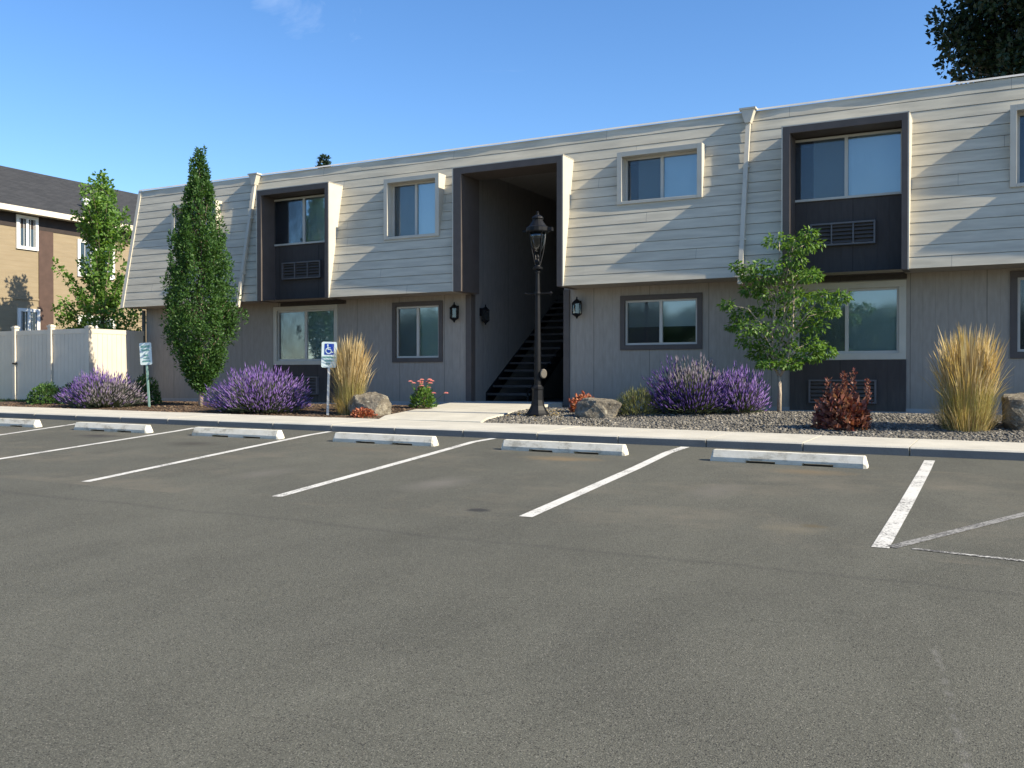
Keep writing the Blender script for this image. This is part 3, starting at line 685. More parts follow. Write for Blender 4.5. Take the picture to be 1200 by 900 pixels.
MB().prism([(-.095, pz+.25), (.085, pz+.25), (.095, pz+.26), (.095, pz+.455), (.085, pz+.465), (-.085, pz+.465), (-.095, pz+.455), (-.095, pz+.26)], 'y', -.0075, -.0045).build('blue_symbol_field', M['signblue'], o)
g = MB()     # wheelchair user: head, back, arm, thigh, shin, wheel
def stroke(p, r=.0085):
    pts = [(a, -.0095, b) for a, b in p]
    for (x0,_,z0), (x1,_,z1) in zip(pts, pts[1:]):
        d = Vector((x1-x0, z1-z0)); d.normalize(); n = Vector((-d.y, d.x))*r
        g.face((x0+n.x, -.0095, z0+n.y), (x0-n.x, -.0095, z0-n.y), (x1-n.x, -.0095, z1-n.y), (x1+n.x, -.0095, z1+n.y))
zc = pz+.36
hd = [(-.028+.017*math.cos(a), -.0096, zc+.075+.017*math.sin(a)) for a in np.linspace(0, 2*PI, 13)[:-1]]; g.face(*hd)
stroke([(-.026, zc+.052), (-.022, zc-.008)], .011); stroke([(-.022, zc+.025), (.028, zc+.025)], .007); stroke([(-.024, zc-.006), (.032, zc-.006), (.056, zc-.066), (.076, zc-.058)], .009)
stroke([(-.008+.058*math.cos(a), zc-.032+.055*math.sin(a)) for a in np.linspace(2.15, 5.95, 14)], .0085)
g.build('wheelchair_symbol', M['signwhite'], o)
marks(o, [(-.13, .13, pz+.185, pz+.215), (-.085, .085, pz+.115, pz+.15), (-.06, .03, pz+.055, pz+.09)], 'signgreen')
o, pz = sign('parking_sign', -17.30, -3.12, 1.47, 'white sign with green lettering on a thin leaning post beside the columnar tree', .285, .50, 'steelgreen', -.06)
marks(o, [(-.11, .11, pz+.385, pz+.44), (-.10, .10, pz+.31, pz+.355), (-.05, .06, pz+.19, pz+.235), (-.06, .08, pz+.13, pz+.16), (-.09, .10, pz+.06, pz+.095)], 'signgreen')

# ------------------------------------------------------------------ vinyl fence
F = thing('vinyl_fence', 'cream vinyl privacy fence with a gate, one return panel in full sun', 'fence', (-22.2, -.8, -.03))
def fpanel(p, q, name='panel'):
    p = Vector(p); q = Vector(q); d = (q-p); ln = d.length; d.normalize(); n = Vector((-d.y, d.x)); g = MB(); t = .02
    def bx(a, b, off, th, z0, z1):
        P = [p+d*a+n*(off-th), p+d*b+n*(off-th), p+d*b+n*(off+th), p+d*a+n*(off+th)]
        g.prism([(v.x, v.y) for v in P], 'z', z0, z1)
    x = .05
    while x < ln-.06:
        e = min(x+.148, ln-.05); bx(x, e-.004, 0, .018, .06, 1.82); x += .15
    bx(.03, ln-.03, 0, .028, 1.80, 1.92); bx(.03, ln-.03, 0, .028, .05, .18)
    o = g.build(name, M['vinyl'], F); o.matrix_parent_inverse = F.matrix_world.inverted(); return o
def fpost(x, y, h=2.05):
    g = MB(); g.box(x-.065, x+.065, y-.065, y+.065, 0, h-.04); g.prism([(x-.08,y-.08),(x+.08,y-.08),(x+.08,y+.08),(x-.08,y+.08)], 'z', h-.04, h); g.prism([(x-.05,y-.05),(x+.05,y-.05),(x+.05,y+.05),(x-.05,y+.05)], 'z', h, h+.025)
    g.build('post', M['vinyl'], F)
F.location = (0, 0, 0); F.location = (-22.2, -.8, -.03)
def fl(x, y): return (x+22.2, y+.8)
pts = [(-28.2,-1.9), (-26.7,-1.9), (-25.25,-1.9), (-23.81,-1.9), (-22.33,-1.9), (-20.86,-1.9), (-20.92,-.06)]
for i, q in enumerate(pts[:-1]): fpost(*fl(*q), 2.03 if i in (3, 4) else 1.97)
for i, (a, b) in enumerate(zip(pts, pts[1:])):
    d = Vector((b[0]-a[0], b[1]-a[1])).normalized()*.05; a2 = fl(a[0]+d.x, a[1]+d.y); b2 = fl(b[0]-d.x, b[1]-d.y)
    o = fpanel(a2, b2, 'gate' if i == 3 else 'panel'); o.matrix_parent_inverse.identity()
    if i == 3:
        MB().box(-1.62, -1.50, -1.19, -1.13, 1.02, 1.06).build('latch', M['black'], o)

# ------------------------------------------------------------------ building behind the fence
XB = -30.0
T = thing('tan_building', 'tan two-storey building with dark shingle roof behind the fence', 'building', (XB, 5, -.1))
T.location = (0,0,0)
MB().box(XB-10, XB, -7, 24, -.5, 6.25).build('wall', M['bg'], T)
MB().box(XB, XB+.02, -7, 24, 5.75, 6.249).build('frieze_board', M['frieze'], T)
for ya, yb_ in ((3.22,3.78), (12.0,12.6)): MB().box(XB+.001, XB+.03, ya, yb_, -.4, 5.748).build('trim_board', M['brown'], T)
MB().box(XB, XB+.03, -7, 3.219, 3.30, 3.36).build('band_board', M['bg'], T)
g = MB(); XRg, ZR, ZE = -35.3, 8.98, 6.36
g.face((XB+.45, -7.5, ZE), (XB+.45, 24.5, ZE), (XRg, 24.5, ZR), (XRg, -7.5, ZR)); g.face((XB-10.45-.2, -7.5, ZE), (XRg, -7.5, ZR), (XRg, 24.5, ZR), (XB-10.65, 24.5, ZE))
g.face((XB+.45, -7.5, ZE-.05), (XB-10.6, -7.5, ZE-.05), (XB-10.6, 24.5, ZE-.05), (XB+.45, 24.5, ZE-.05))
g.build('roof', M['shingle'], T)
MB().box(XB+.43, XB+.47, -7.5, 24.5, ZE-.16, ZE+.03).build('gutter', M['vinyl'], T)
MB().box(XB, XB+.43, -7.5, 24.5, ZE-.14, ZE-.10).build('eave_soffit', M['vinyl'], T)
MB().lathe([(.1,0), (.1,.35), (.16,.36), (.16,.45), (.05,.5)], (-31.0, 5.9, 6.9), 10).build('roof_vent', M['steel'], T)
def bgwin(y0, y1, z0, z1):
    w = MB(); t = .11; x = XB
    w.box(x, x+.06, y0, y1, z0, z0+t); w.box(x, x+.06, y0, y1, z1-t, z1); w.box(x, x+.06, y0, y0+t, z0+t, z1-t); w.box(x, x+.06, y1-t, y1, z0+t, z1-t); w.box(x, x+.055, (y0+y1)/2-.05, (y0+y1)/2+.05, z0+t, z1-t)
    o = w.build('window', M['white'], T)
    MB().box(x+.004, x+.012, y0+t, y1-t, z0+t, z1-t).build('pane', M['bgglass'], o)
    g = MB()
    for k in (.2, .36, .66, .82):
        yy = y0+(y1-y0)*k; g.box(x+.013, x+.022, yy-.008, yy+.008, z0+t, z1-t)
    g.build('glazing_bar', M['white'], o)
M['bgglass'] = mat('dark_window_glass', (.03,.045,.055), .06, 0, .8)
for a in ((2.37,3.19,5.02,6.18), (2.41,3.24,1.9,3.0), (4.75,6.35,4.3,5.65), (4.75,6.35,1.6,2.9), (-1.2,-.2,5.02,6.18), (8.2,9.2,4.6,5.7)): bgwin(*a)

# ------------------------------------------------------------------ plants
def leaf_mesh(name, C, A, Nn, ln, wd, m, parent, fold=.25):
    """leaves as folded diamonds: centres C, axis A, normal Nn, length ln, width wd (arrays)"""
    C = np.asarray(C); A = np.asarray(A); Nn = np.asarray(Nn)
    A = A/np.linalg.norm(A, axis=1, keepdims=True); W = np.cross(A, Nn); W /= np.linalg.norm(W, axis=1, keepdims=True)+1e-9; Nn = np.cross(W, A)
    ln = np.broadcast_to(ln, (len(C),))[:,None]; wd = np.broadcast_to(wd, (len(C),))[:,None]
    b = C; t = C + A*ln; s1 = C + A*ln*.45 + W*wd*.5 + Nn*wd*fold; s2 = C + A*ln*.45 - W*wd*.5 + Nn*wd*fold
    V = np.stack([b, s1, t, s2], 1).reshape(-1, 3); i = np.arange(len(C))[:,None]*4
    F = np.concatenate([i+np.array([0,1,2]), i+np.array([0,2,3])], 1).reshape(-1, 3)
    return raw(name, V, F, m, parent)
def unit(n): v = rng.normal(size=(n,3)); return v/np.linalg.norm(v, axis=1, keepdims=True)
def clump_leaves(cl, per, ln, jitter=(0,0,0), droop=0.0, up=.3):
    """cl: list of (pos, radius3) -> arrays"""
    C = []; A = []; Nn = []
    for p, r in cl:
        u = unit(per)*(rng.uniform(.25, 1, (per,1))**.5); C.append(np.array(p)+u*np.array(r)); a = u + unit(per)*.7; a[:,2] += up-droop; A.append(a)
        n = unit(per)*.8; n[:,2] += .9; n += u*.5; Nn.append(n)
    return np.concatenate(C), np.concatenate(A), np.concatenate(Nn)
def branches(pts_list, mname, parent, name='trunk'):
    g = MB()
    for pts, r0, r1 in pts_list: g.tube(pts, list(np.linspace(r0, r1, len(pts))), 7)
    return g.build(name, M[mname], parent, smooth=True)

# columnar tree
cx, cy = -16.46, -2.39; cz0 = bed(cx, cy)
t = thing('columnar_tree', 'dense narrow dark green columnar tree before the building with a bare lower trunk', 'tree', (cx, cy, cz0))
brs = [([(0,0,-.05), (.02,0,.4), (.0,.02,2), (.02,0,4), (-.02,0,5.6)], .062, .008)]
zz = np.array([.40,.60,.9,1.3,1.75,2.3,3.0,3.6,4.2,4.7,5.1,5.4,5.65,5.85]); rr = np.array([.08,.22,.45,.68,.82,.80,.67,.56,.46,.33,.20,.12,.07,.03])
cl = []
for k in range(720):
    z = .42+5.3*rng.beta(1.05, 1.5); r = np.interp(z, zz, rr); a = rng.uniform(0, 2*PI); q = rng.uniform(.45, 1)**.6*r*rng.uniform(.82, 1.08)
    cl.append(((q*math.cos(a), q*math.sin(a), z), (.085+.04*r, .085+.04*r, .19)))
for k in range(90):
    z = rng.uniform(.6, 4.6); a = rng.uniform(0, 2*PI); r = np.interp(z+.3, zz, rr)*.8
    brs.append(([(0,0,z-.3), (r*.5*math.cos(a), r*.5*math.sin(a), z), (r*math.cos(a), r*math.sin(a), z+.45)], .014, .004))
for k in range(24):       # loose tips
    z = rng.uniform(1.6, 5.8); a = rng.uniform(0, 2*PI); r = np.interp(z, zz, rr)*rng.uniform(1.0, 1.3)+.02; cl.append(((r*math.cos(a), r*math.sin(a), z+.1), (.035,.035,.17)))
branches(brs[:1], 'bark_pale', t); branches(brs[1:], 'bark', t, 'limbs')
C, A, Nn = clump_leaves(cl, 50, .07, up=.5); leaf_mesh('crown', C, A, Nn, rng.uniform(.05, .085, len(C)), rng.uniform(.03, .046, len(C)), M['hornbeam'], t)

# young tree with tiers of drooping leaves
cx, cy = -3.63, -1.35; cz0 = bed(cx, cy)
t = thing('young_tree', 'young tree with loose tiers of bright drooping leaves by the large ground-floor window', 'tree', (cx, cy, cz0-.02))
sc = 1/67.5
tiers = [(912,276,20,9),(940,284,24,9),(930,300,14,10),(900,308,24,9),(872,314,12,8),(895,320,22,9),(932,318,22,10),(952,322,14,8),(910,338,28,10),(880,334,16,8),(935,345,24,11),(900,356,26,10),(930,362,26,10),(868,362,18,8),(856,376,10,7),(885,380,22,10),(915,382,26,10),(948,378,18,9),(968,362,14,8),(984,348,11,7),(966,346,9,6),(880,396,18,9),(910,404,26,11),(945,400,22,10),(962,408,14,8),(890,412,18,7),(918,418,24,7),(946,414,18,7),(902,424,12,5),(928,424,13,5),(857,352,8,6),(865,306,7,6),(948,272,10,6)]
cl = []; brs = [([(0,0,-.05), (.01,0,.35), (.0,.0,.66)], .040, .032), ([(0,0,.64), (-.10,.02,.85), (-.13,0,1.4), (-.02,.02,2.2), (.0,0,3.0)], .024, .006), ([(0,0,.64), (.12,-.02,.82), (.22,.03,1.3), (.25,0,2.1), (.2,0,2.6)], .024, .006), ([(-.10,.02,.85), (.03,.1,1.3), (.1,.1,2.4), (.25,.05,3.05)], .02, .005)]
for (px, py, wx, wz_) in tiers:
    x = (px-914)*sc*1.02; z = (482-py)*sc; d = rng.uniform(-.35, .35)
    cl.append(((x, d, z), (wx*sc, wx*sc*.9, wz_*sc*.88)))
    if abs(x) > .12: brs.append(([(x*.12, 0, max(.75, z-.35-abs(x)*.3)), (x*.6, d*.5, z-.08), (x, d, z)], .011, .004))
branches(brs, 'bark_pale', t)
Cs = []
for p, r in cl:
    n = int(54+180*r[0]*r[0]/.06)
    Cs.append(clump_leaves([(p, r)], min(n, 210), .1, droop=.85))
C, A, Nn = [np.concatenate(q) for q in zip(*Cs)]
leaf_mesh('crown', C, A, Nn, rng.uniform(.06, .105, len(C)), rng.uniform(.034, .05, len(C)), M['young'], t, .2)

# maple behind the fence
cx, cy = -25.5, 2.2
t = thing('maple_tree', 'light green upright tree with spiky branches between fence and tan building', 'tree', (cx, cy, -.1))
zz = np.array([.9,1.7,2.4,3.2,3.8,4.5,5.2,5.9,6.5,7.0,7.4]); rr = np.array([.5,1.25,1.45,1.25,1.0,.9,.85,.95,.62,.26,.05])
cl = []; brs = [([(0,0,-.1), (.03,0,1.5), (0,.03,4), (.02,0,6.9)], .10, .012)]
for k in range(64):
    z0 = rng.uniform(.9, 5.9); a = rng.uniform(0, 2*PI); r = np.interp(z0+.6, zz, rr)*rng.uniform(.35, 1.2)
    tip = (r*math.cos(a), r*math.sin(a), z0+.55+.6*r)
    brs.append(([(0,0,z0-.1), (r*.5*math.cos(a), r*.5*math.sin(a), z0+.2), tip], .022, .005))
    for s_ in (.4, .58, .74, .88, 1.0): cl.append(((tip[0]*s_, tip[1]*s_, z0-.05+(tip[2]-z0+.05)*s_**1.2), (.16*(1.25-s_*.7), .16*(1.25-s_*.7), .17)))
for k in range(60):
    z0 = rng.uniform(1.6, 3.1); a = rng.uniform(0, 2*PI); r = 1.35*rng.uniform(.2, 1); cl.append(((r*math.cos(a), r*math.sin(a), z0), (.2,.2,.16)))
for k in range(26):
    z0 = rng.uniform(5.0, 7.1); a = rng.uniform(0, 2*PI); r = np.interp(z0, zz, rr)*rng.uniform(0, .7); cl.append(((r*math.cos(a), r*math.sin(a), z0), (.09,.09,.24)))
branches(brs, 'bark', t)
C, A, Nn = clump_leaves(cl, 22, .11, droop=.1); leaf_mesh('crown', C, A, Nn, rng.uniform(.09, .15, len(C)), rng.uniform(.07, .11, len(C)), M['maple'], t)

# large dark tree behind the roof
def broad_tree(name, label, loc, h, R, zc, rz_, n, per, leaf, lm, bm='bark', sq=1.0, crad=.55):
    t = thing(name, label, 'tree', loc); cl = []; brs = [([(0,0,-.2), (.1,0,h*.3), (0,.1,h*.6), (0,0,h*.85)], .03*h+.05, .06)]
    for k in range(n):
        u = unit(1)[0]; q = rng.uniform(.35, 1)**.4; w = 1+.28*noise.noise(Vector(u*1.7)+Vector((loc[0],0,0)))
        p = np.array([u[0]*R*q*w, u[1]*R*q*w*sq, zc+u[2]*rz_*q*w]); cl.append((p, (crad, crad, crad*.75)))
        if k % 6 == 0: brs.append(([(0,0,max(h*.25, p[2]-1.6*R*.4)), (p[0]*.5, p[1]*.5, p[2]-.5), tuple(p)], .09, .02))
    branches(brs, bm, t); C, A, Nn = clump_leaves(cl, per, leaf); leaf_mesh('crown', C, A, Nn, rng.uniform(.8, 1.3, len(C))*leaf, rng.uniform(.6, .9, len(C))*leaf, M[lm], t); return t
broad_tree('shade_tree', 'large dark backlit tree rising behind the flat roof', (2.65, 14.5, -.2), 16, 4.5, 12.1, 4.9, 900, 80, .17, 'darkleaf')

# far conifer
t = thing('conifer', 'tiny distant conifer tip showing above the roof line', 'tree', (-47.3, 40, -.5))
brs = [([(0,0,0), (0,0,18.2)], .25, .03)]; cl = []
for z in np.arange(3, 18.2, .35):
    r = .1+(18.3-z)*.23
    for k in range(7):
        a = rng.uniform(0, 2*PI); q = r*rng.uniform(.4, 1); cl.append(((q*math.cos(a), q*math.sin(a), z-.15*q), (.3,.3,.16)))
branches(brs, 'bark', t); C, A, Nn = clump_leaves(cl, 14, .3); leaf_mesh('crown', C, A, Nn, .32, .14, M['conifer'], t)

# lavender
def lavender(X, Y, rx, ry, h, n, label, fm='lavfl', dry=.0, drytop=0):
    Z = bed(X, Y); t = thing('lavender', label, 'plant', (X, Y, Z), 0, 'lavender mounds in the beds')
    th = rng.uniform(0, 2*PI, n); ph = np.arccos(rng.uniform(.05, 1, n)); k = rng.uniform(.62, 1.14, n)*np.array([1+.34*noise.noise(Vector((math.cos(q)*1.6+X, math.sin(q)*1.6+Y, w_*2.2))) for q, w_ in zip(th, ph)])
    d = np.stack([np.sin(ph)*np.cos(th)*rx, np.sin(ph)*np.sin(th)*ry, np.cos(ph)*h*.92+.04], 1)*k[:,None]
    base = np.stack([np.cos(th)*rx*.3*np.sqrt(rng.uniform(0,1,n)), np.sin(th)*ry*.3*np.sqrt(rng.uniform(0,1,n)), np.zeros(n)], 1)
    tip = d + rng.normal(0, .03, (n,3)); ax = tip-base; L_ = np.linalg.norm(ax, axis=1, keepdims=True); ax /= L_
    ax2 = ax + np.array([0,0,.5]); ax2 /= np.linalg.norm(ax2, axis=1, keepdims=True)
    sl = rng.uniform(.09, .17, n)
    isd = (rng.uniform(0,1,n) < np.clip(dry + (0.0 if dry == 0 else .9)*((d[:,0]/rx) > .25)*(d[:,2] < h*.75), 0, .92)) if dry >= 0 else np.zeros(n, bool)
    if drytop: isd = (d[:,2] > h*.62) & (np.abs(d[:,0]-.1) < rx*.55) & (rng.uniform(0, 1, n) < drytop)
    W = np.cross(ax2, unit(n)); W /= np.linalg.norm(W, axis=1, keepdims=True); U = np.cross(ax2, W)
    def spikes(mask, name, mm):
        c = tip[mask]; s = sl[mask][:,None]; a = ax2[mask]; w = W[mask]; u = U[mask]; r = rng.uniform(.006, .0115, (len(c),1)); m_ = len(c)
        rings = [c + a*s*.35 + w*r, c + a*s*.35 + (-.5*w+.866*u)*r, c + a*s*.35 + (-.5*w-.866*u)*r]
        V = np.stack([c, *rings, c+a*s], 1).reshape(-1,3); i = np.arange(m_)[:,None]*5
        F = np.concatenate([i+np.array(q) for q in ((0,2,1),(0,3,2),(0,1,3),(1,2,4),(2,3,4),(3,1,4))], 1).reshape(-1,3)
        raw(name, V, F, mm, t)
    if isd.any(): spikes(isd, 'spent_flowers', M['lavdry'])
    spikes(~isd, 'flowers', M[fm])
    # stems and grey-green leaves
    m_ = n; st = base + (tip-base)*.35; w = W*.006
    V = np.stack([st-w, st+w, tip+w*.6, tip-w*.6], 1).reshape(-1,3); F = np.arange(4*m_).reshape(-1,4)
    raw('stems', V, F, M['lavleaf'], t)
    nl = int(n*2.0); th = rng.uniform(0, 2*PI, nl); ph = np.arccos(rng.uniform(0, 1, nl)); k = rng.uniform(.3, .86, nl)**.7
    P = np.stack([np.sin(ph)*np.cos(th)*rx, np.sin(ph)*np.sin(th)*ry, np.cos(ph)*h*.9], 1)*k[:,None]; a = P/np.array([rx, ry, h]) + unit(nl)*.4 + (0,0,.5)
    leaf_mesh('foliage', P, a, unit(nl), rng.uniform(.05, .11, nl), .012, M['lavleaf'], t)
lavender(-18.45, -3.45, .90, .62, .70, 2900, 'purple lavender mound greying on one side, before the bright fence panel', dry=.12)
lavender(-13.62, -3.55, 1.03, .66, .74, 3400, 'broad bright purple lavender mound between the columnar tree and the blue sign')
lavender(-5.0, -1.95, .74, .62, .78, 2600, 'large purple lavender coloured darker for shade, with a pale grey top below the small ground-floor window', 'lavfl_shade', drytop=.9)
lavender(-4.22, -1.75, .44, .46, .64, 1300, 'smaller upright purple lavender beside the young tree trunk', 'lavfl')

# feather reed grasses
def reed_grass(X, Y, h, rb, rt, n, label, lean=(.05,0)):
    Z = bed(X, Y); t = thing('ornamental_grass', label, 'plant', (X, Y, Z-.02), 0, 'tall straw coloured grasses')
    def ribbons(n, hh, rb, rt, w, bend, name, m, z0=0):
        a = rng.uniform(0, 2*PI, n); q = np.sqrt(rng.uniform(0, 1, n)); H_ = hh*rng.uniform(.60, 1.07, n); H_ *= (1-.18*q**2)
        p0 = np.stack([np.cos(a)*q*rb, np.sin(a)*q*rb, np.full(n, z0)], 1)
        p3 = np.stack([np.cos(a)*q*rt + lean[0]*H_, np.sin(a)*q*rt, H_], 1) + rng.normal(0, .055 if 'plumes' in name else .04, (n,3))
        bx = np.stack([np.cos(a), np.sin(a), np.zeros(n)], 1)*(bend*rng.uniform(0, 1, n)**2.0)[:,None]
        K = 8; V = []; side = np.stack([-np.sin(a+rng.uniform(-1.5,1.5,n)), np.cos(a), np.zeros(n)], 1); side /= np.linalg.norm(side, axis=1, keepdims=True)
        for k in range(K+1):
            s = k/K; P = p0*(1-s)+p3*s + bx*s**2.5 + np.array([0,0,1])*(-(bend*.35)*(s**4))*np.linalg.norm(bx, axis=1, keepdims=True)/max(bend,1e-6)
            ww = w*(1-s**3*.9)
            if 'plumes' in name: ww = w*(.22 + 1.9*max(0, math.sin(PI*min(1, max(0, (s-.66)/.34)))))
            V += [P-side*ww/2, P+side*ww/2]
        V = np.stack(V, 1); base = np.arange(n)[:,None]*(2*(K+1))
        F = np.concatenate([base+np.array([2*k, 2*k+1, 2*k+3, 2*k+2]) for k in range(K)], 1).reshape(-1,4)
        raw(name, V.reshape(-1,3), F, m, t)
    ribbons(int(n*.75), h*.66, rb, rt*1.08, .0055, .14, 'blades', M['reed']); ribbons(int(n*1.1), h, rb*.85, rt*.92, .0060, .27, 'plumes', M['straw'])
    ribbons(int(n*.6), h*.33, rb*1.05, rt*1.4, .006, .36, 'low_blades', M['straw']); ribbons(int(n*.045), h*.80, rb, rt*1.35, .007, .42, 'stray_plumes', M['straw'])
reed_grass(-11.46, -3.36, 1.55, .23, .27, 900, 'tall straw coloured grass clump beside the blue parking sign', (.05,0))
reed_grass(-.58, -3.25, 1.48, .31, .37, 1000, 'wide tall straw grass clump in the gravel near the right edge of the photo', (.02,0))

# rocks
def rock(X, Y, w, d, h, label, seed):
    bm = bmesh.new(); bmesh.ops.create_icosphere(bm, subdivisions=4, radius=1); rs = np.random.RandomState(seed); pl = [((Vector(q)+Vector(rs.normal(0, .22, 3))).normalized(), rs.uniform(.60, .74)) for q in ((1,0,0),(-1,0,0),(0,1,0),(0,-1,0),(0,0,1),(.7,-.7,.5))] + [(Vector(rs.normal(size=3)).normalized(), rs.uniform(.72, .9)) for _ in range(5)]
    for v in bm.verts:
        p = v.co.normalized(); r = min([q/max(.15, p.dot(n)) if p.dot(n) > .15 else 9 for n, q in pl]+[1.0])
        r *= 1.22 + .10*noise.noise(p*2.2+Vector((seed,0,0))) + .05*noise.noise(p*6+Vector((seed,2,0)))
        v.co = Vector((p.x*r*w/2, p.y*r*d/2, (p.z*r+.62)*h/1.45))
    me = bpy.data.meshes.new('rock'); bm.to_mesh(me); bm.free(); me.materials.append(M['rock']); o = bpy.data.objects.new('rock', me); COL.objects.link(o)
    o.location = (X, Y, bed(X, Y)-.05); o.rotation_euler = (0,0,rs.uniform(-.4,.4)); tag(o, label, 'rock', 'boulders in the beds')
rock(-10.98, -3.42, 1.0, .6, .42, 'rough brown boulder at the foot of the straw grass by the blue sign', 3)
rock(-6.42, -2.80, .76, .55, .36, 'pale flat-topped boulder in the gravel right of the street lamp', 8)
rock(.28, -3.05, .95, .7, .52, 'boulder cut by the right edge of the photo beside the wide straw grass', 12)

# low leafy plants
def leafy(name, X, Y, r, h, n, ln, wd, m, label, cat='plant', group=None, up=.3, z0=.0, part='foliage', stems=None):
    t = thing(name, label, cat, (X, Y, bed(X, Y)), 0, group)
    th = rng.uniform(0, 2*PI, n); u = rng.uniform(0, 1, n); ph = np.arccos(u); k = rng.uniform(.35, 1, n)**.5
    w = np.array([1+.22*noise.noise(Vector((math.cos(a)*1.3+X, math.sin(a)*1.3+Y, b*2.5))) for a, b in zip(th, u)])
    P = np.stack([np.sin(ph)*np.cos(th)*r, np.sin(ph)*np.sin(th)*r*.8, np.cos(ph)*h+z0], 1)*(k*w)[:,None]
    a = P/np.array([r, r, h]) + unit(n)*.6 + np.array([0,0,up]); nn = unit(n)*.6+P/np.array([r,r,h])
    leaf_mesh(part, P, a, nn, rng.uniform(.7, 1.2, n)*ln, rng.uniform(.8, 1.2, n)*wd, m, t)
    g = MB()
    for i in range(9):
        aa = rng.uniform(0, 2*PI); q = rng.uniform(.2, .6); g.tube([(0,0,-.03), (r*q*.4*math.cos(aa), r*q*.4*math.sin(aa), h*.35), (r*q*math.cos(aa), r*q*math.sin(aa), h*.75)], .006, 5)
    g.build('stem', M['bark'], t); return t
leafy('shrub', -20.95, -3.05, .46, .50, 1500, .07, .035, M['shrub'], 'bright green low shrub before the shaded fence, left of the lavender', 'shrub', 'green shrubs before the fence')
leafy('shrub', -20.3, -2.75, .42, .52, 1200, .06, .035, M['hornbeam'], 'dark green low shrub squeezed between the bright shrub and the lavender', 'shrub', 'green shrubs before the fence')
leafy('shrub', -18.15, -2.5, .42, .66, 1300, .07, .035, M['shrub'], 'green shrub behind the leaning sign post, right of the lavender', 'shrub', 'green shrubs before the fence')
leafy('olive_shrub', -5.85, -2.45, .42, .44, 1900, .09, .010, M['olive'], 'olive green fine-leaved mound between pale boulder and shade-darkened purple lavender', 'shrub', up=.8)
leafy('coral_plant', -10.80, -3.82, .24, .15, 420, .055, .04, M['coral'], 'small coral red ground plant in front of the brown boulder', 'plant', 'coral leaved plants')
leafy('coral_plant', -7.03, -2.15, .24, .32, 420, .075, .05, M['coral'], 'rust red leafy plant behind the pale boulder by the street lamp', 'plant', 'coral leaved plants')
t = leafy('burgundy_shrub', -2.24, -3.52, .38, .52, 950, .10, .065, M['red'], 'burgundy shrub with upright flower spikes in the gravel under the large window', 'shrub')
for (dx, hh) in ((-.22,.74), (.02,.84), (.16,.88), (.05,.80), (.36,.72), (-.1,.66)):
    C = []; A = []
    for k in range(80): z = rng.uniform(.36, hh); C.append((dx+rng.normal(0,.022), rng.normal(0,.03), z)); A.append((rng.normal(), rng.normal(), 1.2))
    leaf_mesh('flower_spike', C, A, unit(len(C)), .05, .028, M['red'], t)
t = leafy('coneflower', -10.68, -1.95, .27, .42, 640, .085, .035, M['flower_green'], 'pink coneflowers over bright green leaves left of the entrance walk', 'plant')
g = MB(); C = []; A = []; Nn = []
for k in range(20):
    a = rng.uniform(0, 2*PI); q = rng.uniform(.04, .36); p = (q*math.cos(a)+(.22 if k > 15 else -.05), q*math.sin(a)*.6, rng.uniform(.38, .66)-(.1 if k > 15 else 0)); g.tube([(p[0]*.4, p[1]*.4, .1), p], .004, 4)
    for j in range(14):
        b = 2*PI*j/14; C.append(p); A.append((math.cos(b), math.sin(b), -.5)); Nn.append((0,0,1))
g.build('flower_stem', M['flower_green'], t); leaf_mesh('petals', C, A, Nn, .065, .03, M['pink'], t)
# pale grass tufts and lawn blades
C = []; A = []
for k in range(7000):
    x = rng.uniform(-29, -21.6); y = rng.uniform(yb(x)+.02, -1.0) if x < -23.2 else rng.uniform(-2.6, -1.0); C.append((x, y, bed(x, y)-.01)); A.append((rng.normal(0,.4), rng.normal(0,.4), 1))
struct(leaf_mesh('lawn_grass', C, A, unit(len(C)), rng.uniform(.04, .09, len(C)), .008, M['grassblade'], None), 'stuff')
# fallen litter by the lamp foot
C = []; A = []
for k in range(150):
    a = rng.uniform(0, 2*PI); q = abs(rng.normal(0, .45)); x = -7.75+q*math.cos(a)*1.2; y = -2.55+q*math.sin(a); zz_ = bed(x, y)+.012
    if x < -8.15: continue
    C.append((x, y, zz_)); A.append((rng.normal(), rng.normal(), .15))
struct(leaf_mesh('dry_leaf_litter', C, A, np.tile((0,0,1.), (len(C),1))+unit(len(C))*.3, .06, .035, M['straw'], None), 'stuff')
# trees across the lot behind the photographer: what the panes mirror
for i, x in enumerate(range(-58, 12, 7)):
    broad_tree('roadside_tree', 'green roadside tree in the row across the parking lot, facing the apartment block', (x, -62+rng.uniform(-2, 2), -2.4), 9, 4.6, 4.4+rng.uniform(-.3, .5), 4.0, 130, 34, .6, 'darkmaple', crad=1.0)['group'] = 'roadside trees across the lot'

# ------------------------------------------------------------------ camera, light, sky
cam = bpy.data.cameras.new('camera'); co = bpy.data.objects.new('camera', cam); COL.objects.link(co); S.camera = co
co.location = (0, -18.2357, .6533); co.rotation_euler = (PI/2-.0076, 0, .4867); cam.sensor_width = 36; cam.lens = 36*1110/1200; cam.clip_end = 2000
sv = Vector((1, -.020, .70)).normalized()
sun = bpy.data.lights.new('sun', 'SUN'); sun.energy = 5.0; sun.angle = math.radians(.53); sun.color = (1, .89, .69)
so = bpy.data.objects.new('sun', sun); COL.objects.link(so); so.rotation_euler = (-sv).to_track_quat('-Z', 'Y').to_euler(); so.location = (30, -5, 25)
w = bpy.data.worlds.new('World'); S.world = w; w.use_nodes = True; nt = w.node_tree; bg = nt.nodes['Background']
sky = nt.nodes.new('ShaderNodeTexSky'); sky.sky_type = 'NISHITA'; sky.sun_disc = False; sky.sun_elevation = math.asin(sv.z); sky.sun_rotation = math.atan2(sv.x, sv.y)
sky.air_density = 1.0; sky.dust_density = .35; sky.ozone_density = 3.6; sky.altitude = 300
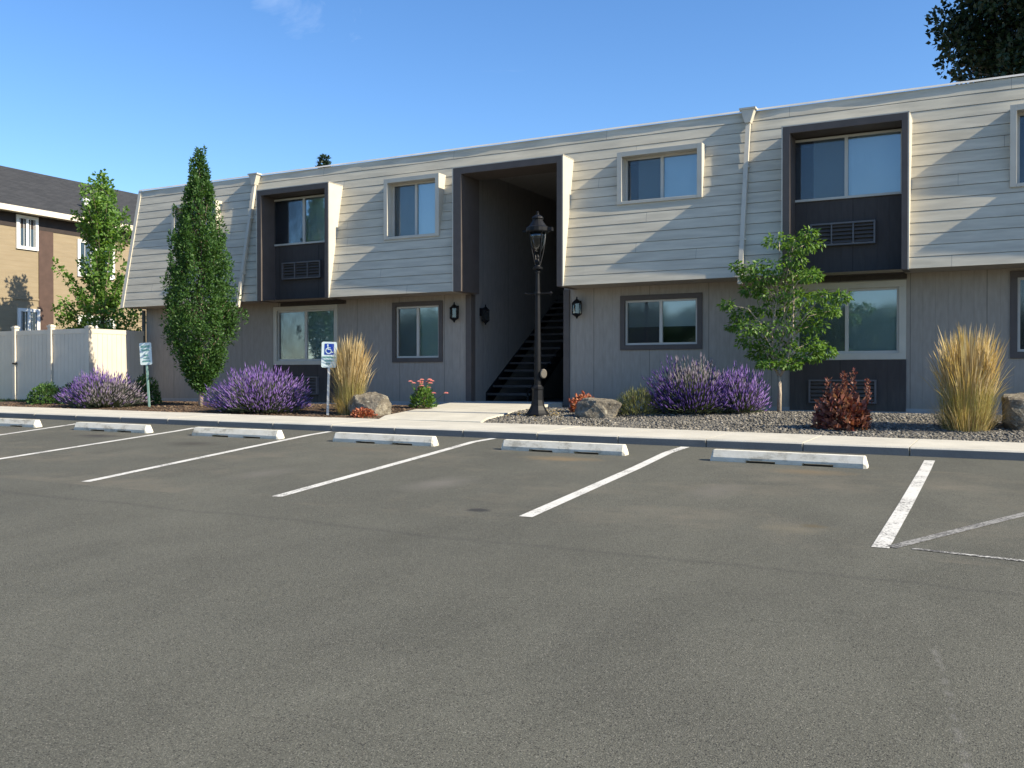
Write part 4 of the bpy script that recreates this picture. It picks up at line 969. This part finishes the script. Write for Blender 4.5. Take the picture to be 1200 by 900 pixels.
hs = nt.nodes.new('ShaderNodeHueSaturation'); hs.inputs['Saturation'].default_value = 1.18; hs.inputs['Hue'].default_value = .504; nt.links.new(sky.outputs[0], hs.inputs['Color'])
tc = nt.nodes.new('ShaderNodeTexCoord'); mp = nt.nodes.new('ShaderNodeMapping'); mp.inputs['Rotation'].default_value = (.0, .35, .5); mp.inputs['Scale'].default_value = (2.2, 7, 11); nt.links.new(tc.outputs['Generated'], mp.inputs['Vector'])
nz = nt.nodes.new('ShaderNodeTexNoise'); nz.inputs['Scale'].default_value = 1.3; nz.inputs['Detail'].default_value = 7; nz.inputs['Roughness'].default_value = .62; nz.inputs['Distortion'].default_value = .6; nt.links.new(mp.outputs[0], nz.inputs['Vector'])
cr = nt.nodes.new('ShaderNodeValToRGB'); cr.color_ramp.elements[0].position = .70; cr.color_ramp.elements[1].position = .95; cr.color_ramp.elements[1].color = (.4,.4,.4,1); dp = nt.nodes.new('ShaderNodeVectorMath'); dp.operation = 'DOT_PRODUCT'; nt.links.new(tc.outputs['Generated'], dp.inputs[0]); dp.inputs[1].default_value = Vector((-.589, .714, .377)).normalized()
mr = nt.nodes.new('ShaderNodeMapRange'); mr.interpolation_type = 'SMOOTHSTEP'; mr.inputs[1].default_value = .9955; mr.inputs[2].default_value = .9995; nt.links.new(dp.outputs['Value'], mr.inputs[0])
ml = nt.nodes.new('ShaderNodeMath'); ml.operation = 'MULTIPLY_ADD'; nt.links.new(mr.outputs[0], ml.inputs[0]); ml.inputs[1].default_value = .28; nt.links.new(nz.outputs['Fac'], ml.inputs[2])
nt.links.new(ml.outputs[0], cr.inputs[0])
mx = nt.nodes.new('ShaderNodeMix'); mx.data_type = 'RGBA'; nt.links.new(cr.outputs[0], mx.inputs[0]); nt.links.new(hs.outputs[0], mx.inputs[6]); mx.inputs[7].default_value = (4.5, 5.2, 6.4, 1)
nt.links.new(mx.outputs[2], bg.inputs[0]); bg.inputs[1].default_value = .12
v = S.view_settings; v.view_transform = 'Standard'; v.look = 'None'; v.gamma = 1; v.exposure = .85; v.use_curve_mapping = False
